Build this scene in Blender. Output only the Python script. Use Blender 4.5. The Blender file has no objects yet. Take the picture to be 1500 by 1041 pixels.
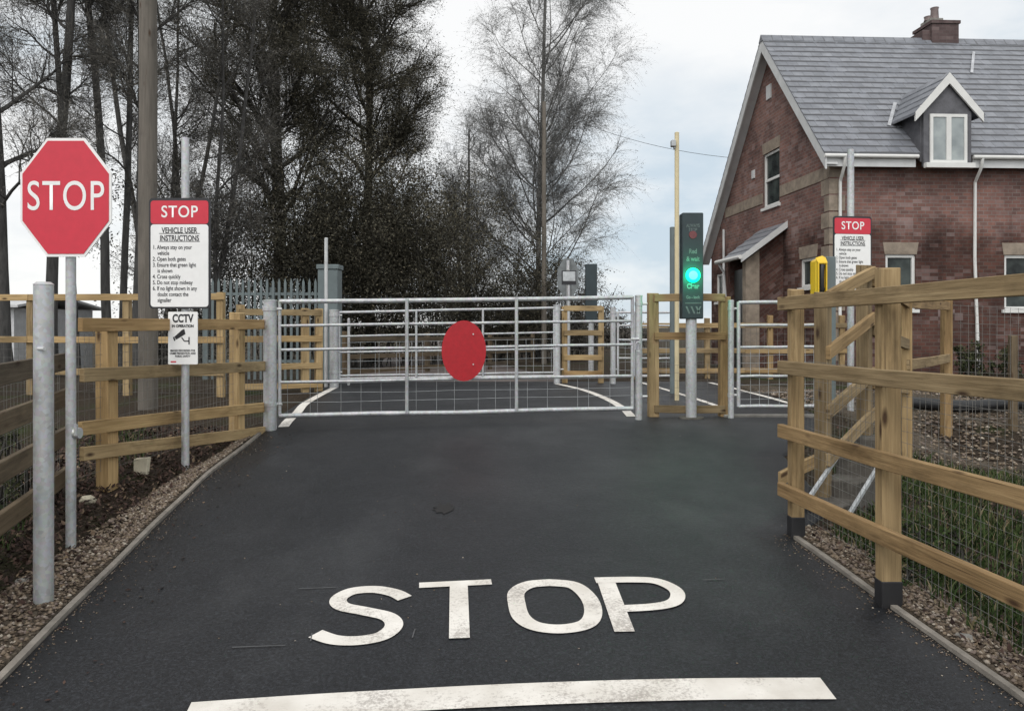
import bpy, bmesh, math, random
import numpy as np
from mathutils import Vector, Matrix
random.seed(7); rng = np.random.default_rng(11)
S = bpy.context.scene; COL = S.collection
PI = math.pi; F = 1150.0
EYE = 1.6
def at(px, py, Y):
    "world point of a photo position at a measured distance"
    return Vector(((px-750)/F*Y, Y, EYE-(py-478)/F*Y))

# ------------------------------------------------------------------ materials
def newmat(name):
    m = bpy.data.materials.new(name); m.use_nodes = True
    nt = m.node_tree; b = nt.nodes['Principled BSDF']
    return m, nt, b
def N(nt, t, **kw):
    n = nt.nodes.new(t)
    for k, v in kw.items(): setattr(n, k, v)
    return n
def L(nt, a, b): nt.links.new(a, b)
def ramp(nt, fac, stops):
    r = N(nt, 'ShaderNodeValToRGB'); e = r.color_ramp.elements
    while len(e) < len(stops): e.new(0.5)
    for el, (p, c) in zip(e, stops):
        el.position = p; el.color = (*c, 1) if len(c) == 3 else c
    L(nt, fac, r.inputs[0]); return r.outputs[0]
def noise(nt, vec, scale, detail=4, rough=.55):
    n = N(nt, 'ShaderNodeTexNoise'); n.inputs['Scale'].default_value = scale
    n.inputs['Detail'].default_value = detail; n.inputs['Roughness'].default_value = rough
    if vec is not None: L(nt, vec, n.inputs['Vector'])
    return n.outputs['Fac']
def bump(nt, b, h, strength=.3, dist=.01):
    n = N(nt, 'ShaderNodeBump'); n.inputs['Strength'].default_value = strength; n.inputs['Distance'].default_value = dist
    L(nt, h, n.inputs['Height']); L(nt, n.outputs[0], b.inputs['Normal'])
def mixc(nt, fac, a, c, mode='MIX'):
    n = N(nt, 'ShaderNodeMix', data_type='RGBA', blend_type=mode)
    for sock, v in ((n.inputs[0], fac), (n.inputs[6], a), (n.inputs[7], c)):
        if isinstance(v, (int, float)): sock.default_value = v
        elif isinstance(v, tuple): sock.default_value = (*v, 1)
        else: L(nt, v, sock)
    return n.outputs[2]
def scalev(nt, vec, s):
    m = N(nt, 'ShaderNodeMapping'); m.inputs['Scale'].default_value = s; L(nt, vec, m.inputs[0]); return m.outputs[0]
def wpos(nt): return N(nt, 'ShaderNodeNewGeometry').outputs['Position']
def uvv(nt): return N(nt, 'ShaderNodeUVMap').outputs[0]

M = {}
def plain(name, col, rough=.6, metal=0, var=.25, nscale=8, spec=.5, bmp=0):
    m, nt, b = newmat(name)
    p = wpos(nt); n = noise(nt, p, nscale, 5, .6)
    lo = tuple(c*(1-var) for c in col); hi = tuple(min(1, c*(1+var)) for c in col)
    L(nt, ramp(nt, n, [(.3, lo), (.7, hi)]), b.inputs['Base Color'])
    b.inputs['Roughness'].default_value = rough; b.inputs['Metallic'].default_value = metal
    b.inputs['Specular IOR Level'].default_value = spec
    if bmp: bump(nt, b, noise(nt, p, nscale*6, 4), bmp, .01)
    M[name] = m; return m

def timber(name, dark, mid, light, knots=(.06, .035, .02)):
    m, nt, b = newmat(name)
    uv = uvv(nt)
    oi = N(nt, 'ShaderNodeObjectInfo').outputs['Random']
    off = N(nt, 'ShaderNodeVectorMath', operation='ADD'); L(nt, uv, off.inputs[0])
    sc = N(nt, 'ShaderNodeVectorMath', operation='SCALE'); sc.inputs[0].default_value = (37, 53, 11); L(nt, oi, sc.inputs['Scale']); L(nt, sc.outputs[0], off.inputs[1])
    v = off.outputs[0]
    grain = noise(nt, scalev(nt, v, (2.2, 55, 1)), 1.0, 6, .65)
    blot = noise(nt, scalev(nt, v, (1.6, 5, 1)), 1.0, 3, .5)
    c = ramp(nt, grain, [(.25, dark), (.52, mid), (.8, light)])
    c = mixc(nt, .38, c, ramp(nt, blot, [(.3, dark), (.7, light)]))
    kn = N(nt, 'ShaderNodeTexVoronoi'); kn.inputs['Scale'].default_value = 1.0
    L(nt, scalev(nt, v, (3.0, 9, 1)), kn.inputs['Vector'])
    kr = ramp(nt, kn.outputs['Distance'], [(.06, (1, 1, 1)), (.17, (0, 0, 0))])
    c = mixc(nt, kr, c, knots)
    spl = noise(nt, scalev(nt, v, (1.1, 120, 1)), 1.0, 3, .6)
    c = mixc(nt, ramp(nt, spl, [(.66, (0, 0, 0)), (.72, (.85, .85, .85))]), c, knots)
    damp = noise(nt, scalev(nt, v, (.9, 3, 1)), 2.0, 5, .7); c = mixc(nt, ramp(nt, damp, [(.52, (0, 0, 0)), (.72, (.6, .6, .6))]), c, tuple(.55*q for q in dark))
    tint = ramp(nt, oi, [(0, (.68, .69, .72)), (.35, (1, .98, .95)), (.7, (1.05, .99, .90)), (1, (.90, .80, .70))])
    c = mixc(nt, 1.0, c, tint, 'MULTIPLY')
    L(nt, c, b.inputs['Base Color']); b.inputs['Roughness'].default_value = .8; b.inputs['Specular IOR Level'].default_value = .25
    bump(nt, b, grain, .8, .005)
    M[name] = m
timber('timber', (.16, .108, .052), (.39, .28, .142), (.62, .475, .275))
timber('timber_brown', (.095, .064, .032), (.295, .212, .112), (.53, .41, .24))
timber('timber_old', (.055, .042, .028), (.125, .098, .066), (.21, .17, .12))
timber('pole_grey', (.12, .118, .112), (.18, .176, .168), (.24, .235, .225), (.10, .098, .094))
timber('pole_wood', (.085, .077, .068), (.14, .128, .112), (.20, .18, .16))

def galv():
    m, nt, b = newmat('galvanised')
    p = wpos(nt)
    vo = N(nt, 'ShaderNodeTexVoronoi'); vo.inputs['Scale'].default_value = 55; L(nt, p, vo.inputs['Vector'])
    n = noise(nt, scalev(nt, p, (9, 9, 2.5)), 1.0, 5, .6)
    c = ramp(nt, n, [(.25, (.33, .36, .385)), (.75, (.56, .59, .61))])
    c = mixc(nt, .18, c, vo.outputs['Color'], 'OVERLAY')
    hs = N(nt, 'ShaderNodeHueSaturation'); hs.inputs['Saturation'].default_value = .35; L(nt, c, hs.inputs['Color'])
    L(nt, hs.outputs[0], b.inputs['Base Color'])
    b.inputs['Metallic'].default_value = .55
    L(nt, ramp(nt, n, [(.2, (.38,)*3), (.8, (.62,)*3)]), b.inputs['Roughness'])
    M['galvanised'] = m
galv()
plain('wire', (.42, .44, .45), .5, .5)
plain('wire_dark', (.17, .165, .155), .6, .3)
plain('grey_paint', (.125, .155, .16), .5, 0, .15, 4)
plain('pale_steel', (.55, .56, .56), .5, .3, .1)
plain('white_paint', (.68, .68, .66), .5, 0, .06, 5)
plain('barge_white', (.56, .57, .57), .5, 0, .12, 3)
plain('black', (.018, .018, .02), .5)
plain('panel_text', (.12, .15, .15), .6)
plain('signal_case', (.020, .034, .040), .42, 0, .2, 6)
plain('sign_black', (.02, .02, .024), .45)
plain('sign_red', (.60, .026, .052), .42, 0, .05, 20)
plain('disc_red', (.40, .008, .016), .45, 0, .12, 25)
plain('sign_white', (.86, .86, .85), .45, 0, .03, 20)
plain('sign_grey', (.45, .47, .48), .5, .4)
plain('sign_back', (.17, .185, .19), .6, .1)
plain('yellow_plastic', (.75, .48, .02), .4, 0, .08)
plain('cream_paint', (.62, .53, .33), .5, 0, .08)
plain('concrete', (.24, .23, .21), .9, 0, .25, 12, .2, .4)
plain('step_concrete', (.095, .088, .078), .95, 0, .4, 9, .2, .5)
plain('edging', (.22, .20, .175), .9, 0, .3, 9, .2, .3)
plain('sandstone', (.27, .225, .18), .9, 0, .3, 5, .2, .3)
plain('lead', (.42, .43, .45), .5, .2)
plain('shed_grey', (.62, .63, .64), .7, 0, .12)
plain('pot_clay', (.20, .16, .155), .85)
plain('dark_door', (.03, .035, .035), .4)
plain('dark_pipe', (.015, .016, .018), .5)
plain('red_lens', (.16, .03, .035), .25)
plain('chalk', (.085, .087, .09), .9)
plain('tar', (.004, .004, .004), .6, 0, .4, 60)
plain('paper_tan', (.55, .50, .38), .8)
plain('cheek_slate', (.09, .09, .10), .6, 0, .35, 6)

def glass():
    m, nt, b = newmat('window_glass')
    p = wpos(nt); n = noise(nt, p, 2.2, 3)
    L(nt, ramp(nt, n, [(.35, (.012, .015, .016)), (.7, (.07, .085, .08))]), b.inputs['Base Color'])
    b.inputs['Roughness'].default_value = .08; b.inputs['Specular IOR Level'].default_value = .16; M['glass'] = m
    m, nt, b = newmat('blind_glass')
    p = wpos(nt); n = noise(nt, p, 3, 3)
    L(nt, ramp(nt, n, [(.3, (.22, .25, .26)), (.7, (.36, .40, .40))]), b.inputs['Base Color'])
    b.inputs['Roughness'].default_value = .1; M['blind_glass'] = m
glass()

def emit(name, col, s):
    m, nt, b = newmat(name)
    b.inputs['Base Color'].default_value = (*col, 1)
    b.inputs['Emission Color'].default_value = (*col, 1); b.inputs['Emission Strength'].default_value = s
    M[name] = m
emit('green_lens', (.0, .80, .40), 1.1)
emit('green_core', (.12, 1.0, .60), 1.4)

def asphalt():
    m, nt, b = newmat('asphalt')
    p = wpos(nt)
    fine = noise(nt, p, 75, 5, .85); mid = noise(nt, p, 28, 4, .65); big = noise(nt, p, .9, 4, .6)
    vo = N(nt, 'ShaderNodeTexVoronoi'); vo.inputs['Scale'].default_value = 60; L(nt, p, vo.inputs['Vector'])
    c = ramp(nt, fine, [(.34, (.004, .004, .005)), (.5, (.0115, .0125, .0145)), (.64, (.036, .039, .045))])
    c2 = ramp(nt, big, [(.3, (.80, .82, .86)), (.7, (1.12, 1.12, 1.14))])
    c = mixc(nt, 1.0, c, c2, 'MULTIPLY')
    st = ramp(nt, vo.outputs['Distance'], [(.05, (1, 1, 1)), (.16, (0, 0, 0))])
    sp = N(nt, 'ShaderNodeMath', operation='MULTIPLY'); L(nt, st, sp.inputs[0])
    L(nt, ramp(nt, mid, [(.55, (0, 0, 0)), (.72, (.8, .8, .8))]), sp.inputs[1])
    c = mixc(nt, sp.outputs[0], c, (.13, .13, .13))
    # dusty wear patches
    dust = noise(nt, scalev(nt, p, (.8, .5, 1)), 1.3, 6, .7)
    c = mixc(nt, ramp(nt, dust, [(.52, (0, 0, 0)), (.75, (.28, .28, .28))]), c, (.075, .078, .082))
    L(nt, c, b.inputs['Base Color'])
    L(nt, ramp(nt, big, [(.3, (.62,)*3), (.7, (.46,)*3)]), b.inputs['Roughness'])
    b.inputs['Specular IOR Level'].default_value = .35
    h = N(nt, 'ShaderNodeMath', operation='ADD'); L(nt, fine, h.inputs[0]); L(nt, mid, h.inputs[1])
    bump(nt, b, h.outputs[0], .5, .006)
    M['asphalt'] = m
    m, nt, b = newmat('road_paint')
    p = wpos(nt)
    w = noise(nt, p, 70, 5, .75); g = noise(nt, p, 5, 3)
    c = ramp(nt, g, [(.3, (.60, .565, .51)), (.7, (.80, .77, .72))])
    mu = N(nt, 'ShaderNodeMath', operation='MULTIPLY'); L(nt, w, mu.inputs[0]); L(nt, noise(nt, p, 3.1, 4, .6), mu.inputs[1])
    wear = ramp(nt, mu.outputs[0], [(.25, (0, 0, 0)), (.36, (.6, .6, .6))])
    c = mixc(nt, wear, c, (.20, .17, .15))
    L(nt, c, b.inputs['Base Color']); b.inputs['Roughness'].default_value = .65
    bump(nt, b, w, .3, .003); M['road_paint'] = m
asphalt()

def soil():
    m, nt, b = newmat('soil')
    p = wpos(nt)
    f = noise(nt, p, 45, 5, .7); g = noise(nt, p, 1.1, 4, .6)
    c = ramp(nt, f, [(.3, (.014, .011, .008)), (.5, (.045, .034, .025)), (.75, (.12, .095, .07))])
    gr = ramp(nt, noise(nt, p, 60, 4, .7), [(.3, (.012, .020, .006)), (.7, (.06, .085, .025))])
    c = mixc(nt, ramp(nt, g, [(.52, (0, 0, 0)), (.70, (.8, .8, .8))]), c, gr)
    L(nt, c, b.inputs['Base Color']); b.inputs['Roughness'].default_value = .95; b.inputs['Specular IOR Level'].default_value = .1
    bump(nt, b, f, 1.0, .03); M['soil'] = m
    for nm, cols in (('gravel_bed', [(.03, .024, .018), (.10, .08, .06), (.22, .185, .14)]), ('lane_dirt', [(.10, .085, .08), (.17, .145, .135), (.24, .21, .195)])):
        m, nt, b = newmat(nm); p = wpos(nt)
        vo = N(nt, 'ShaderNodeTexVoronoi'); vo.inputs['Scale'].default_value = 55; L(nt, p, vo.inputs['Vector'])
        sep = N(nt, 'ShaderNodeSeparateColor'); L(nt, vo.outputs['Color'], sep.inputs[0])
        c = ramp(nt, sep.outputs[0], [(.1, cols[0]), (.5, cols[1]), (.95, cols[2])])
        c = mixc(nt, .6, c, ramp(nt, noise(nt, p, 2.5, 4), [(.3, cols[0]), (.7, cols[1])]))
        L(nt, c, b.inputs['Base Color']); b.inputs['Roughness'].default_value = .95; b.inputs['Specular IOR Level'].default_value = .15
        bump(nt, b, vo.outputs['Distance'], .8, .02); M[nm] = m
soil()

def island(name, stops, rough=.8, spec=.2, trans=0):
    m, nt, b = newmat(name)
    r = N(nt, 'ShaderNodeNewGeometry').outputs['Random Per Island']
    L(nt, ramp(nt, r, stops), b.inputs['Base Color'])
    b.inputs['Roughness'].default_value = rough; b.inputs['Specular IOR Level'].default_value = spec
    M[name] = m
island('stones', [(0, (.05, .037, .028)), (.3, (.13, .098, .070)), (.6, (.23, .18, .13)), (.85, (.16, .125, .11)), (1, (.42, .37, .30))])
island('dead_leaves', [(0, (.014, .009, .008)), (.45, (.045, .026, .021)), (.8, (.085, .052, .040)), (1, (.19, .14, .09))])
island('grass_blades', [(0, (.012, .022, .006)), (.5, (.033, .058, .015)), (.84, (.065, .090, .03)), (.9, (.13, .11, .055)), (1, (.20, .165, .10))])
island('foliage_dark', [(0, (.028, .027, .020)), (.55, (.062, .058, .043)), (.87, (.105, .097, .070)), (1, (.17, .15, .105))])
island('foliage_brown', [(0, (.065, .062, .055)), (.5, (.125, .12, .108)), (.85, (.17, .16, .145)), (1, (.22, .20, .17))])
island('foliage_birch', [(0, (.10, .10, .10)), (.5, (.17, .17, .165)), (1, (.27, .265, .25))])
island('foliage_hedge', [(0, (.016, .022, .009)), (.6, (.045, .055, .024)), (1, (.10, .10, .05))])
def bark(name, a, c2):
    m, nt, b = newmat(name); p = wpos(nt)
    n = noise(nt, scalev(nt, p, (14, 14, 3)), 1.0, 6, .7)
    L(nt, ramp(nt, n, [(.3, a), (.7, c2)]), b.inputs['Base Color']); b.inputs['Roughness'].default_value = .95; b.inputs['Specular IOR Level'].default_value = .1
    bump(nt, b, n, .8, .03); M[name] = m
bark('bark_dark', (.025, .024, .022), (.075, .071, .064))
bark('bark_grey', (.045, .044, .043), (.115, .112, .108))
bark('bark_birch', (.09, .088, .085), (.24, .235, .225))

def brickmat(name, c1, c2, mortar, bw, bh, extra=None):
    m, nt, b = newmat(name); uv = uvv(nt)
    t = N(nt, 'ShaderNodeTexBrick'); L(nt, uv, t.inputs['Vector'])
    t.inputs['Scale'].default_value = 1; t.inputs['Brick Width'].default_value = bw; t.inputs['Row Height'].default_value = bh
    t.inputs['Mortar Size'].default_value = .008; t.inputs['Mortar Smooth'].default_value = .3; t.inputs['Bias'].default_value = -.1
    t.inputs['Color1'].default_value = (*c1, 1); t.inputs['Color2'].default_value = (*c2, 1); t.inputs['Mortar'].default_value = (*mortar, 1)
    c = t.outputs['Color']
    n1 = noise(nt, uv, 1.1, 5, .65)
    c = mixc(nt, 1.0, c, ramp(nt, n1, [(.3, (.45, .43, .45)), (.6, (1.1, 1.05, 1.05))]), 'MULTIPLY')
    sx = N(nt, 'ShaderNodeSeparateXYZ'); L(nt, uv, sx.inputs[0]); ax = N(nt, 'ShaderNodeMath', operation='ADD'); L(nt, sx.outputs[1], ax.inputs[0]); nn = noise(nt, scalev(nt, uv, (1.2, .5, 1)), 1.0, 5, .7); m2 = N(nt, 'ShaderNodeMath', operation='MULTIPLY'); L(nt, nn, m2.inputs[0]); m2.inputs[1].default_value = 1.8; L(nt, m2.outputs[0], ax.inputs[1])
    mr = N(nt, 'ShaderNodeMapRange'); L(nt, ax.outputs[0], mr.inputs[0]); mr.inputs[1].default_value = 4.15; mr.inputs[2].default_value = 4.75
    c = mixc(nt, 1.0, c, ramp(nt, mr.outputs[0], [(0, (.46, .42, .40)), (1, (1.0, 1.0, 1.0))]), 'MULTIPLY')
    # pale bloom on some bricks
    w = N(nt, 'ShaderNodeTexWhiteNoise', noise_dimensions='2D')
    sn = N(nt, 'ShaderNodeVectorMath', operation='SNAP'); L(nt, uv, sn.inputs[0]); sn.inputs[1].default_value = (bw, bh, 1); L(nt, sn.outputs[0], w.inputs['Vector'])
    fac = N(nt, 'ShaderNodeMath', operation='MULTIPLY'); L(nt, ramp(nt, w.outputs['Value'], [(.7, (0, 0, 0)), (.9, (.5, .5, .5))]), fac.inputs[0])
    L(nt, ramp(nt, noise(nt, uv, .8, 3), [(.45, (.2, .2, .2)), (.65, (1, 1, 1))]), fac.inputs[1])
    c = mixc(nt, fac.outputs[0], c, (.34, .27, .26))
    L(nt, c, b.inputs['Base Color']); b.inputs['Roughness'].default_value = .9; b.inputs['Specular IOR Level'].default_value = .15
    bump(nt, b, t.outputs['Fac'], -.5, .01); M[name] = m
brickmat('chimney_brick_hazed', (.27, .22, .225), (.20, .165, .17), (.26, .24, .24), .175, .075)  # chimney brick with glare haze put into its colour, paler and greyer
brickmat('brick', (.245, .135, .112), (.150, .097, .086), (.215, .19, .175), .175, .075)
def slatemat():
    m, nt, b = newmat('slate'); uv = uvv(nt)
    sn = N(nt, 'ShaderNodeTexBrick'); L(nt, uv, sn.inputs['Vector'])
    sn.inputs['Scale'].default_value = 1; sn.inputs['Brick Width'].default_value = .24; sn.inputs['Row Height'].default_value = .25
    sn.inputs['Mortar Size'].default_value = .006; sn.inputs['Bias'].default_value = 0
    sn.inputs['Color1'].default_value = (.170, .180, .203, 1); sn.inputs['Color2'].default_value = (.215, .225, .250, 1); sn.inputs['Mortar'].default_value = (.10, .105, .118, 1)
    n = noise(nt, uv, 3, 5, .65)
    c = mixc(nt, 1.0, sn.outputs['Color'], ramp(nt, n, [(.3, (.7, .7, .7)), (.7, (1.2, 1.2, 1.2))]), 'MULTIPLY')
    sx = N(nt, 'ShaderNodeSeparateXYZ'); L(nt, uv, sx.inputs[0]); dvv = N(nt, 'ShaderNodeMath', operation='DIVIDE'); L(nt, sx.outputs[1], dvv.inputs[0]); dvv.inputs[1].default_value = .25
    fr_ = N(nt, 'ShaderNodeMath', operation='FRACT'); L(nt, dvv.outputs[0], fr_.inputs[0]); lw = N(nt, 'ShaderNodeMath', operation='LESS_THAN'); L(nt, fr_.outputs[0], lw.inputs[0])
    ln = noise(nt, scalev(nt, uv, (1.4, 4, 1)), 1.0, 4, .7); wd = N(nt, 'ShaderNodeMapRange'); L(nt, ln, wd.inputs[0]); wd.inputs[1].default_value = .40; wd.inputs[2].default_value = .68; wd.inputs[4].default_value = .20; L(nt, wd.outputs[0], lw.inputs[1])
    c = mixc(nt, lw.outputs[0], c, (.095, .097, .105))  # broken dark line painted at each course foot, shadow of the slate step
    L(nt, c, b.inputs['Base Color']); b.inputs['Roughness'].default_value = .42
    bump(nt, b, n, .25, .01); M['slate'] = m
slatemat()

# ------------------------------------------------------------------ mesh helpers
class MB:
    def __init__(s): s.v = []; s.f = []; s.uv = []
    def quad(s, pts, uvs=None):
        i = len(s.v); s.v += [tuple(p) for p in pts]; s.f.append(tuple(range(i, i+len(pts))))
        if uvs is None:
            a = Vector(pts[0]); e = (Vector(pts[1])-a); e = e.normalized() if e.length > 1e-9 else Vector((1, 0, 0))
            n = e.cross(Vector(pts[-1])-a); w = n.cross(e); w = w.normalized() if w.length > 1e-9 else Vector((0, 0, 1))
            uvs = [((Vector(p)-a).dot(e), (Vector(p)-a).dot(w)) for p in pts]
        s.uv.append([tuple(u)[:2] for u in uvs]); return s
    def hexa(s, c, along=0):
        "c = 8 corners: 0-3 start ring, 4-7 end ring; uv runs along start->end"
        ln = (Vector(c[4])-Vector(c[0])).length
        acc = 0
        for k in range(4):
            a, b2 = c[k], c[(k+1) % 4]; w = (Vector(b2)-Vector(a)).length
            s.quad([a, c[k+4], c[(k+1) % 4+4], b2], [(0, acc), (ln, acc), (ln, acc+w), (0, acc+w)]); acc += w
        s.quad([c[0], c[1], c[2], c[3]]); s.quad([c[7], c[6], c[5], c[4]]); return s
    def beam(s, p, q, w, h, up=(0, 0, 1)):
        p = Vector(p); q = Vector(q); d = (q-p).normalized(); u = Vector(up)
        if abs(d.dot(u)) > .98: u = Vector((0, 1, 0))
        sd = d.cross(u).normalized(); u = sd.cross(d).normalized()
        o = [(-1, -1), (1, -1), (1, 1), (-1, 1)]
        c = [p+sd*(a*w/2)+u*(b*h/2) for a, b in o]+[q+sd*(a*w/2)+u*(b*h/2) for a, b in o]
        return s.hexa(c)
    def box(s, lo, hi):
        x0, y0, z0 = lo; x1, y1, z1 = hi
        # run uv along the longest axis
        d = (x1-x0, y1-y0, z1-z0); k = d.index(max(d))
        cx, cy, cz = (x0+x1)/2, (y0+y1)/2, (z0+z1)/2
        if k == 0: return s.beam((x0, cy, cz), (x1, cy, cz), y1-y0, z1-z0)
        if k == 1: return s.beam((cx, y0, cz), (cx, y1, cz), x1-x0, z1-z0)
        return s.beam((cx, cy, z0), (cx, cy, z1), x1-x0, y1-y0, (0, 1, 0))
    def tube(s, pts, r, n=10, caps=True):
        pts = [Vector(p) for p in pts]; rs = r if isinstance(r, (list, tuple)) else [r]*len(pts)
        rings = []; acc = 0
        for i, p in enumerate(pts):
            t = (pts[min(i+1, len(pts)-1)]-pts[max(i-1, 0)]).normalized()
            u = Vector((0, 0, 1)) if abs(t.z) < .9 else Vector((0, 1, 0))
            a = t.cross(u).normalized(); b2 = t.cross(a).normalized()
            rings.append([p+(a*math.cos(2*PI*k/n)+b2*math.sin(2*PI*k/n))*rs[i] for k in range(n)])
        for i in range(len(pts)-1):
            ln = (pts[i+1]-pts[i]).length
            for k in range(n):
                k2 = (k+1) % n; w = 2*PI*rs[i]/n
                s.quad([rings[i][k], rings[i][k2], rings[i+1][k2], rings[i+1][k]], [(acc, k*w), (acc, k*w+w), (acc+ln, k*w+w), (acc+ln, k*w)])
            acc += ln
        if caps: s.quad(rings[0][::-1]); s.quad(rings[-1])
        return s
    def prism(s, poly, depth):
        "poly: list of 3-D points (planar); depth: Vector"
        d = Vector(depth); a = [Vector(p) for p in poly]; b2 = [p+d for p in a]
        s.quad(a[::-1]); s.quad(b2)
        for k in range(len(a)):
            k2 = (k+1) % len(a); s.quad([a[k], a[k2], b2[k2], b2[k]])
        return s
    def build(s, name, mat, parent=None, smooth=False, bevel=0, label=None, weld=True):
        me = bpy.data.meshes.new(name)
        off = Vector(parent_loc(parent)) if parent else Vector((0, 0, 0))
        me.from_pydata([(x-off.x, y-off.y, z-off.z) for x, y, z in s.v], [], s.f)
        ul = me.uv_layers.new(name='UVMap'); flat = [c for f in s.uv for u in f for c in u]
        ul.data.foreach_set('uv', flat)
        if weld:
            bm = bmesh.new(); bm.from_mesh(me); bmesh.ops.remove_doubles(bm, verts=bm.verts, dist=1e-5)
            bmesh.ops.recalc_face_normals(bm, faces=bm.faces)
            if bevel:
                ed = [e for e in bm.edges if len(e.link_faces) == 2 and e.calc_face_angle(0) > .6]
                bmesh.ops.bevel(bm, geom=ed, offset=bevel, segments=1, affect='EDGES', profile=.5)
            bm.to_mesh(me); bm.free()
        if smooth:
            me.polygons.foreach_set('use_smooth', [True]*len(me.polygons))
            try: me.set_sharp_from_angle(angle=math.radians(40))
            except Exception: pass
        me.materials.append(M[mat] if isinstance(mat, str) else mat)
        o = bpy.data.objects.new(name, me); COL.objects.link(o)
        if parent: o.parent = parent
        if label: o['label'] = label
        return o
def parent_loc(p):
    v = Vector((0, 0, 0))
    while p is not None: v += p.location; p = p.parent
    return v
def tag(o, label=None, cat=None, group=None, kind=None):
    for k, v in (('label', label), ('category', cat), ('group', group), ('kind', kind)):
        if v: o[k] = v
    return o
def thing(name, label, cat, loc, group=None):
    o = bpy.data.objects.new(name, None); COL.objects.link(o); o.location = loc; o.empty_display_size = .2
    return tag(o, label, cat, group)
def np_mesh(name, V, Q, mat, parent=None, smooth=False):
    "V (n,3) world verts, Q (m,4) quads"
    me = bpy.data.meshes.new(name); off = np.array(parent_loc(parent)) if parent else np.zeros(3)
    V = (V-off).astype(np.float32); Q = Q.astype(np.int32); k = Q.shape[1]
    me.vertices.add(len(V)); me.vertices.foreach_set('co', V.ravel())
    me.loops.add(Q.size); me.loops.foreach_set('vertex_index', Q.ravel())
    me.polygons.add(len(Q)); me.polygons.foreach_set('loop_start', np.arange(0, Q.size, k, dtype=np.int32)); me.polygons.foreach_set('loop_total', np.full(len(Q), k, np.int32))
    me.update(calc_edges=True); me.validate()
    if smooth: me.polygons.foreach_set('use_smooth', np.ones(len(me.polygons), bool))
    me.materials.append(M[mat]); o = bpy.data.objects.new(name, me); COL.objects.link(o)
    if parent: o.parent = parent
    return o
def text_part(body, size, origin, ex, ez, mat, parent, name='lettering', align='CENTER', xs=.80, space=1.0, bold=0.0, label=None, line=1.0):
    cu = bpy.data.curves.new('t', 'FONT'); cu.body = body; cu.size = size; cu.align_x = align; cu.align_y = 'CENTER' if align == 'CENTER' else 'TOP'
    cu.space_character = space; cu.offset = bold; cu.space_line = line; cu.resolution_u = 6
    to = bpy.data.objects.new('t', cu); COL.objects.link(to)
    dg = bpy.context.evaluated_depsgraph_get(); me = bpy.data.meshes.new_from_object(to.evaluated_get(dg))
    bpy.data.objects.remove(to); bpy.data.curves.remove(cu)
    ex = Vector(ex); ez = Vector(ez); off = parent_loc(parent); o0 = Vector(origin)-off
    for v in me.vertices: v.co = o0+ex*(v.co.x*xs)+ez*v.co.y
    me.materials.clear(); me.materials.append(M[mat]); me.name = name
    o = bpy.data.objects.new(name, me); COL.objects.link(o); o.parent = parent
    if label: o['label'] = label
    return o

# ------------------------------------------------------------------ terrain
def sstep(a, b, x):
    t = np.clip((x-a)/(b-a), 0, 1); return t*t*(3-2*t)
def prof(Y):
    Y = np.asarray(Y, float)
    r = .055+.079*np.maximum(Y, -1.0)
    t = sstep(6.9, 8.3, Y)
    z = r*(1-t)+.66*t
    z = np.where(Y > 8.3, .66, z)
    return z-.22*sstep(13.6, 24, Y)
EL = [(-4, -1.30), (0, -1.58), (2.9, -1.885), (4.3, -2.06), (5.68, -2.215), (6.6, -2.25), (7.3, -2.28), (8, -2.42), (13.4, -3.05)]
ER = [(-4, 2.3), (0, 2.06), (2.76, 1.80), (3.57, 1.695), (4.5, 1.575), (4.56, 1.62), (4.9, 1.98), (5.6, 2.1), (6.4, 2.2), (7.3, 2.9), (8, 3.2), (13.4, 3.85)]
def interp(tab, Y): return np.interp(Y, [a for a, _ in tab], [b for _, b in tab])
def gh(X, Y):
    "ground height outside the tarmac"
    X = np.asarray(X, float); Y = np.asarray(Y, float)
    z = prof(Y)
    dl = interp(EL, Y)-X; dr = X-interp(ER, Y)
    near = 1-sstep(7.5, 10, Y)
    z = z-.32*sstep(.7, 1.9, dl)*(1-sstep(5.2, 7.5, Y))
    z = z-.34*sstep(.25, 1.6, dr)*near - .05*sstep(.05, .4, dr)*near
    z = z+.035*sstep(.05, .5, dl)*near
    return z
def build_ground():
    xs = np.concatenate([[-400, -160, -80, -50, -35, -25, -18, -13, -10, -8], np.arange(-7, 7.01, .14), [8, 9, 10, 12, 15, 20, 28, 40, 60, 100, 200, 400]])
    ys = np.concatenate([[-60, -30, -12, -6, -3, -1, 0], np.arange(.8, 14.01, .14), [15, 16, 17.5, 19, 21, 24, 28, 33, 40, 55, 80, 130, 250, 600]])
    X, Y = np.meshgrid(xs, ys); Z = gh(X, Y)
    inside = (X > interp(EL, Y)+.02) & (X < interp(ER, Y)-.02) & (Y < 13.35)
    Z = Z+np.where(inside, -.10, -.008)+np.where(inside, 0, .012*np.sin(X*9.1+Y*4.3)*np.sin(Y*7.7-X*2.1))
    lane = (Y >= 13.35) & (np.abs(X-(-1.1-.10*(Y-13.4))) < 2.1)
    Z = Z-np.where(lane, .06, 0)
    nx = len(xs); V = np.stack([X, Y, Z], -1).reshape(-1, 3)
    i = np.arange(len(ys)-1)[:, None]*nx+np.arange(nx-1)[None]
    Q = np.stack([i, i+1, i+nx+1, i+nx], -1).reshape(-1, 4)
    tag(np_mesh('ground', V, Q, 'soil', None, True), kind='structure')
build_ground()
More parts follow.
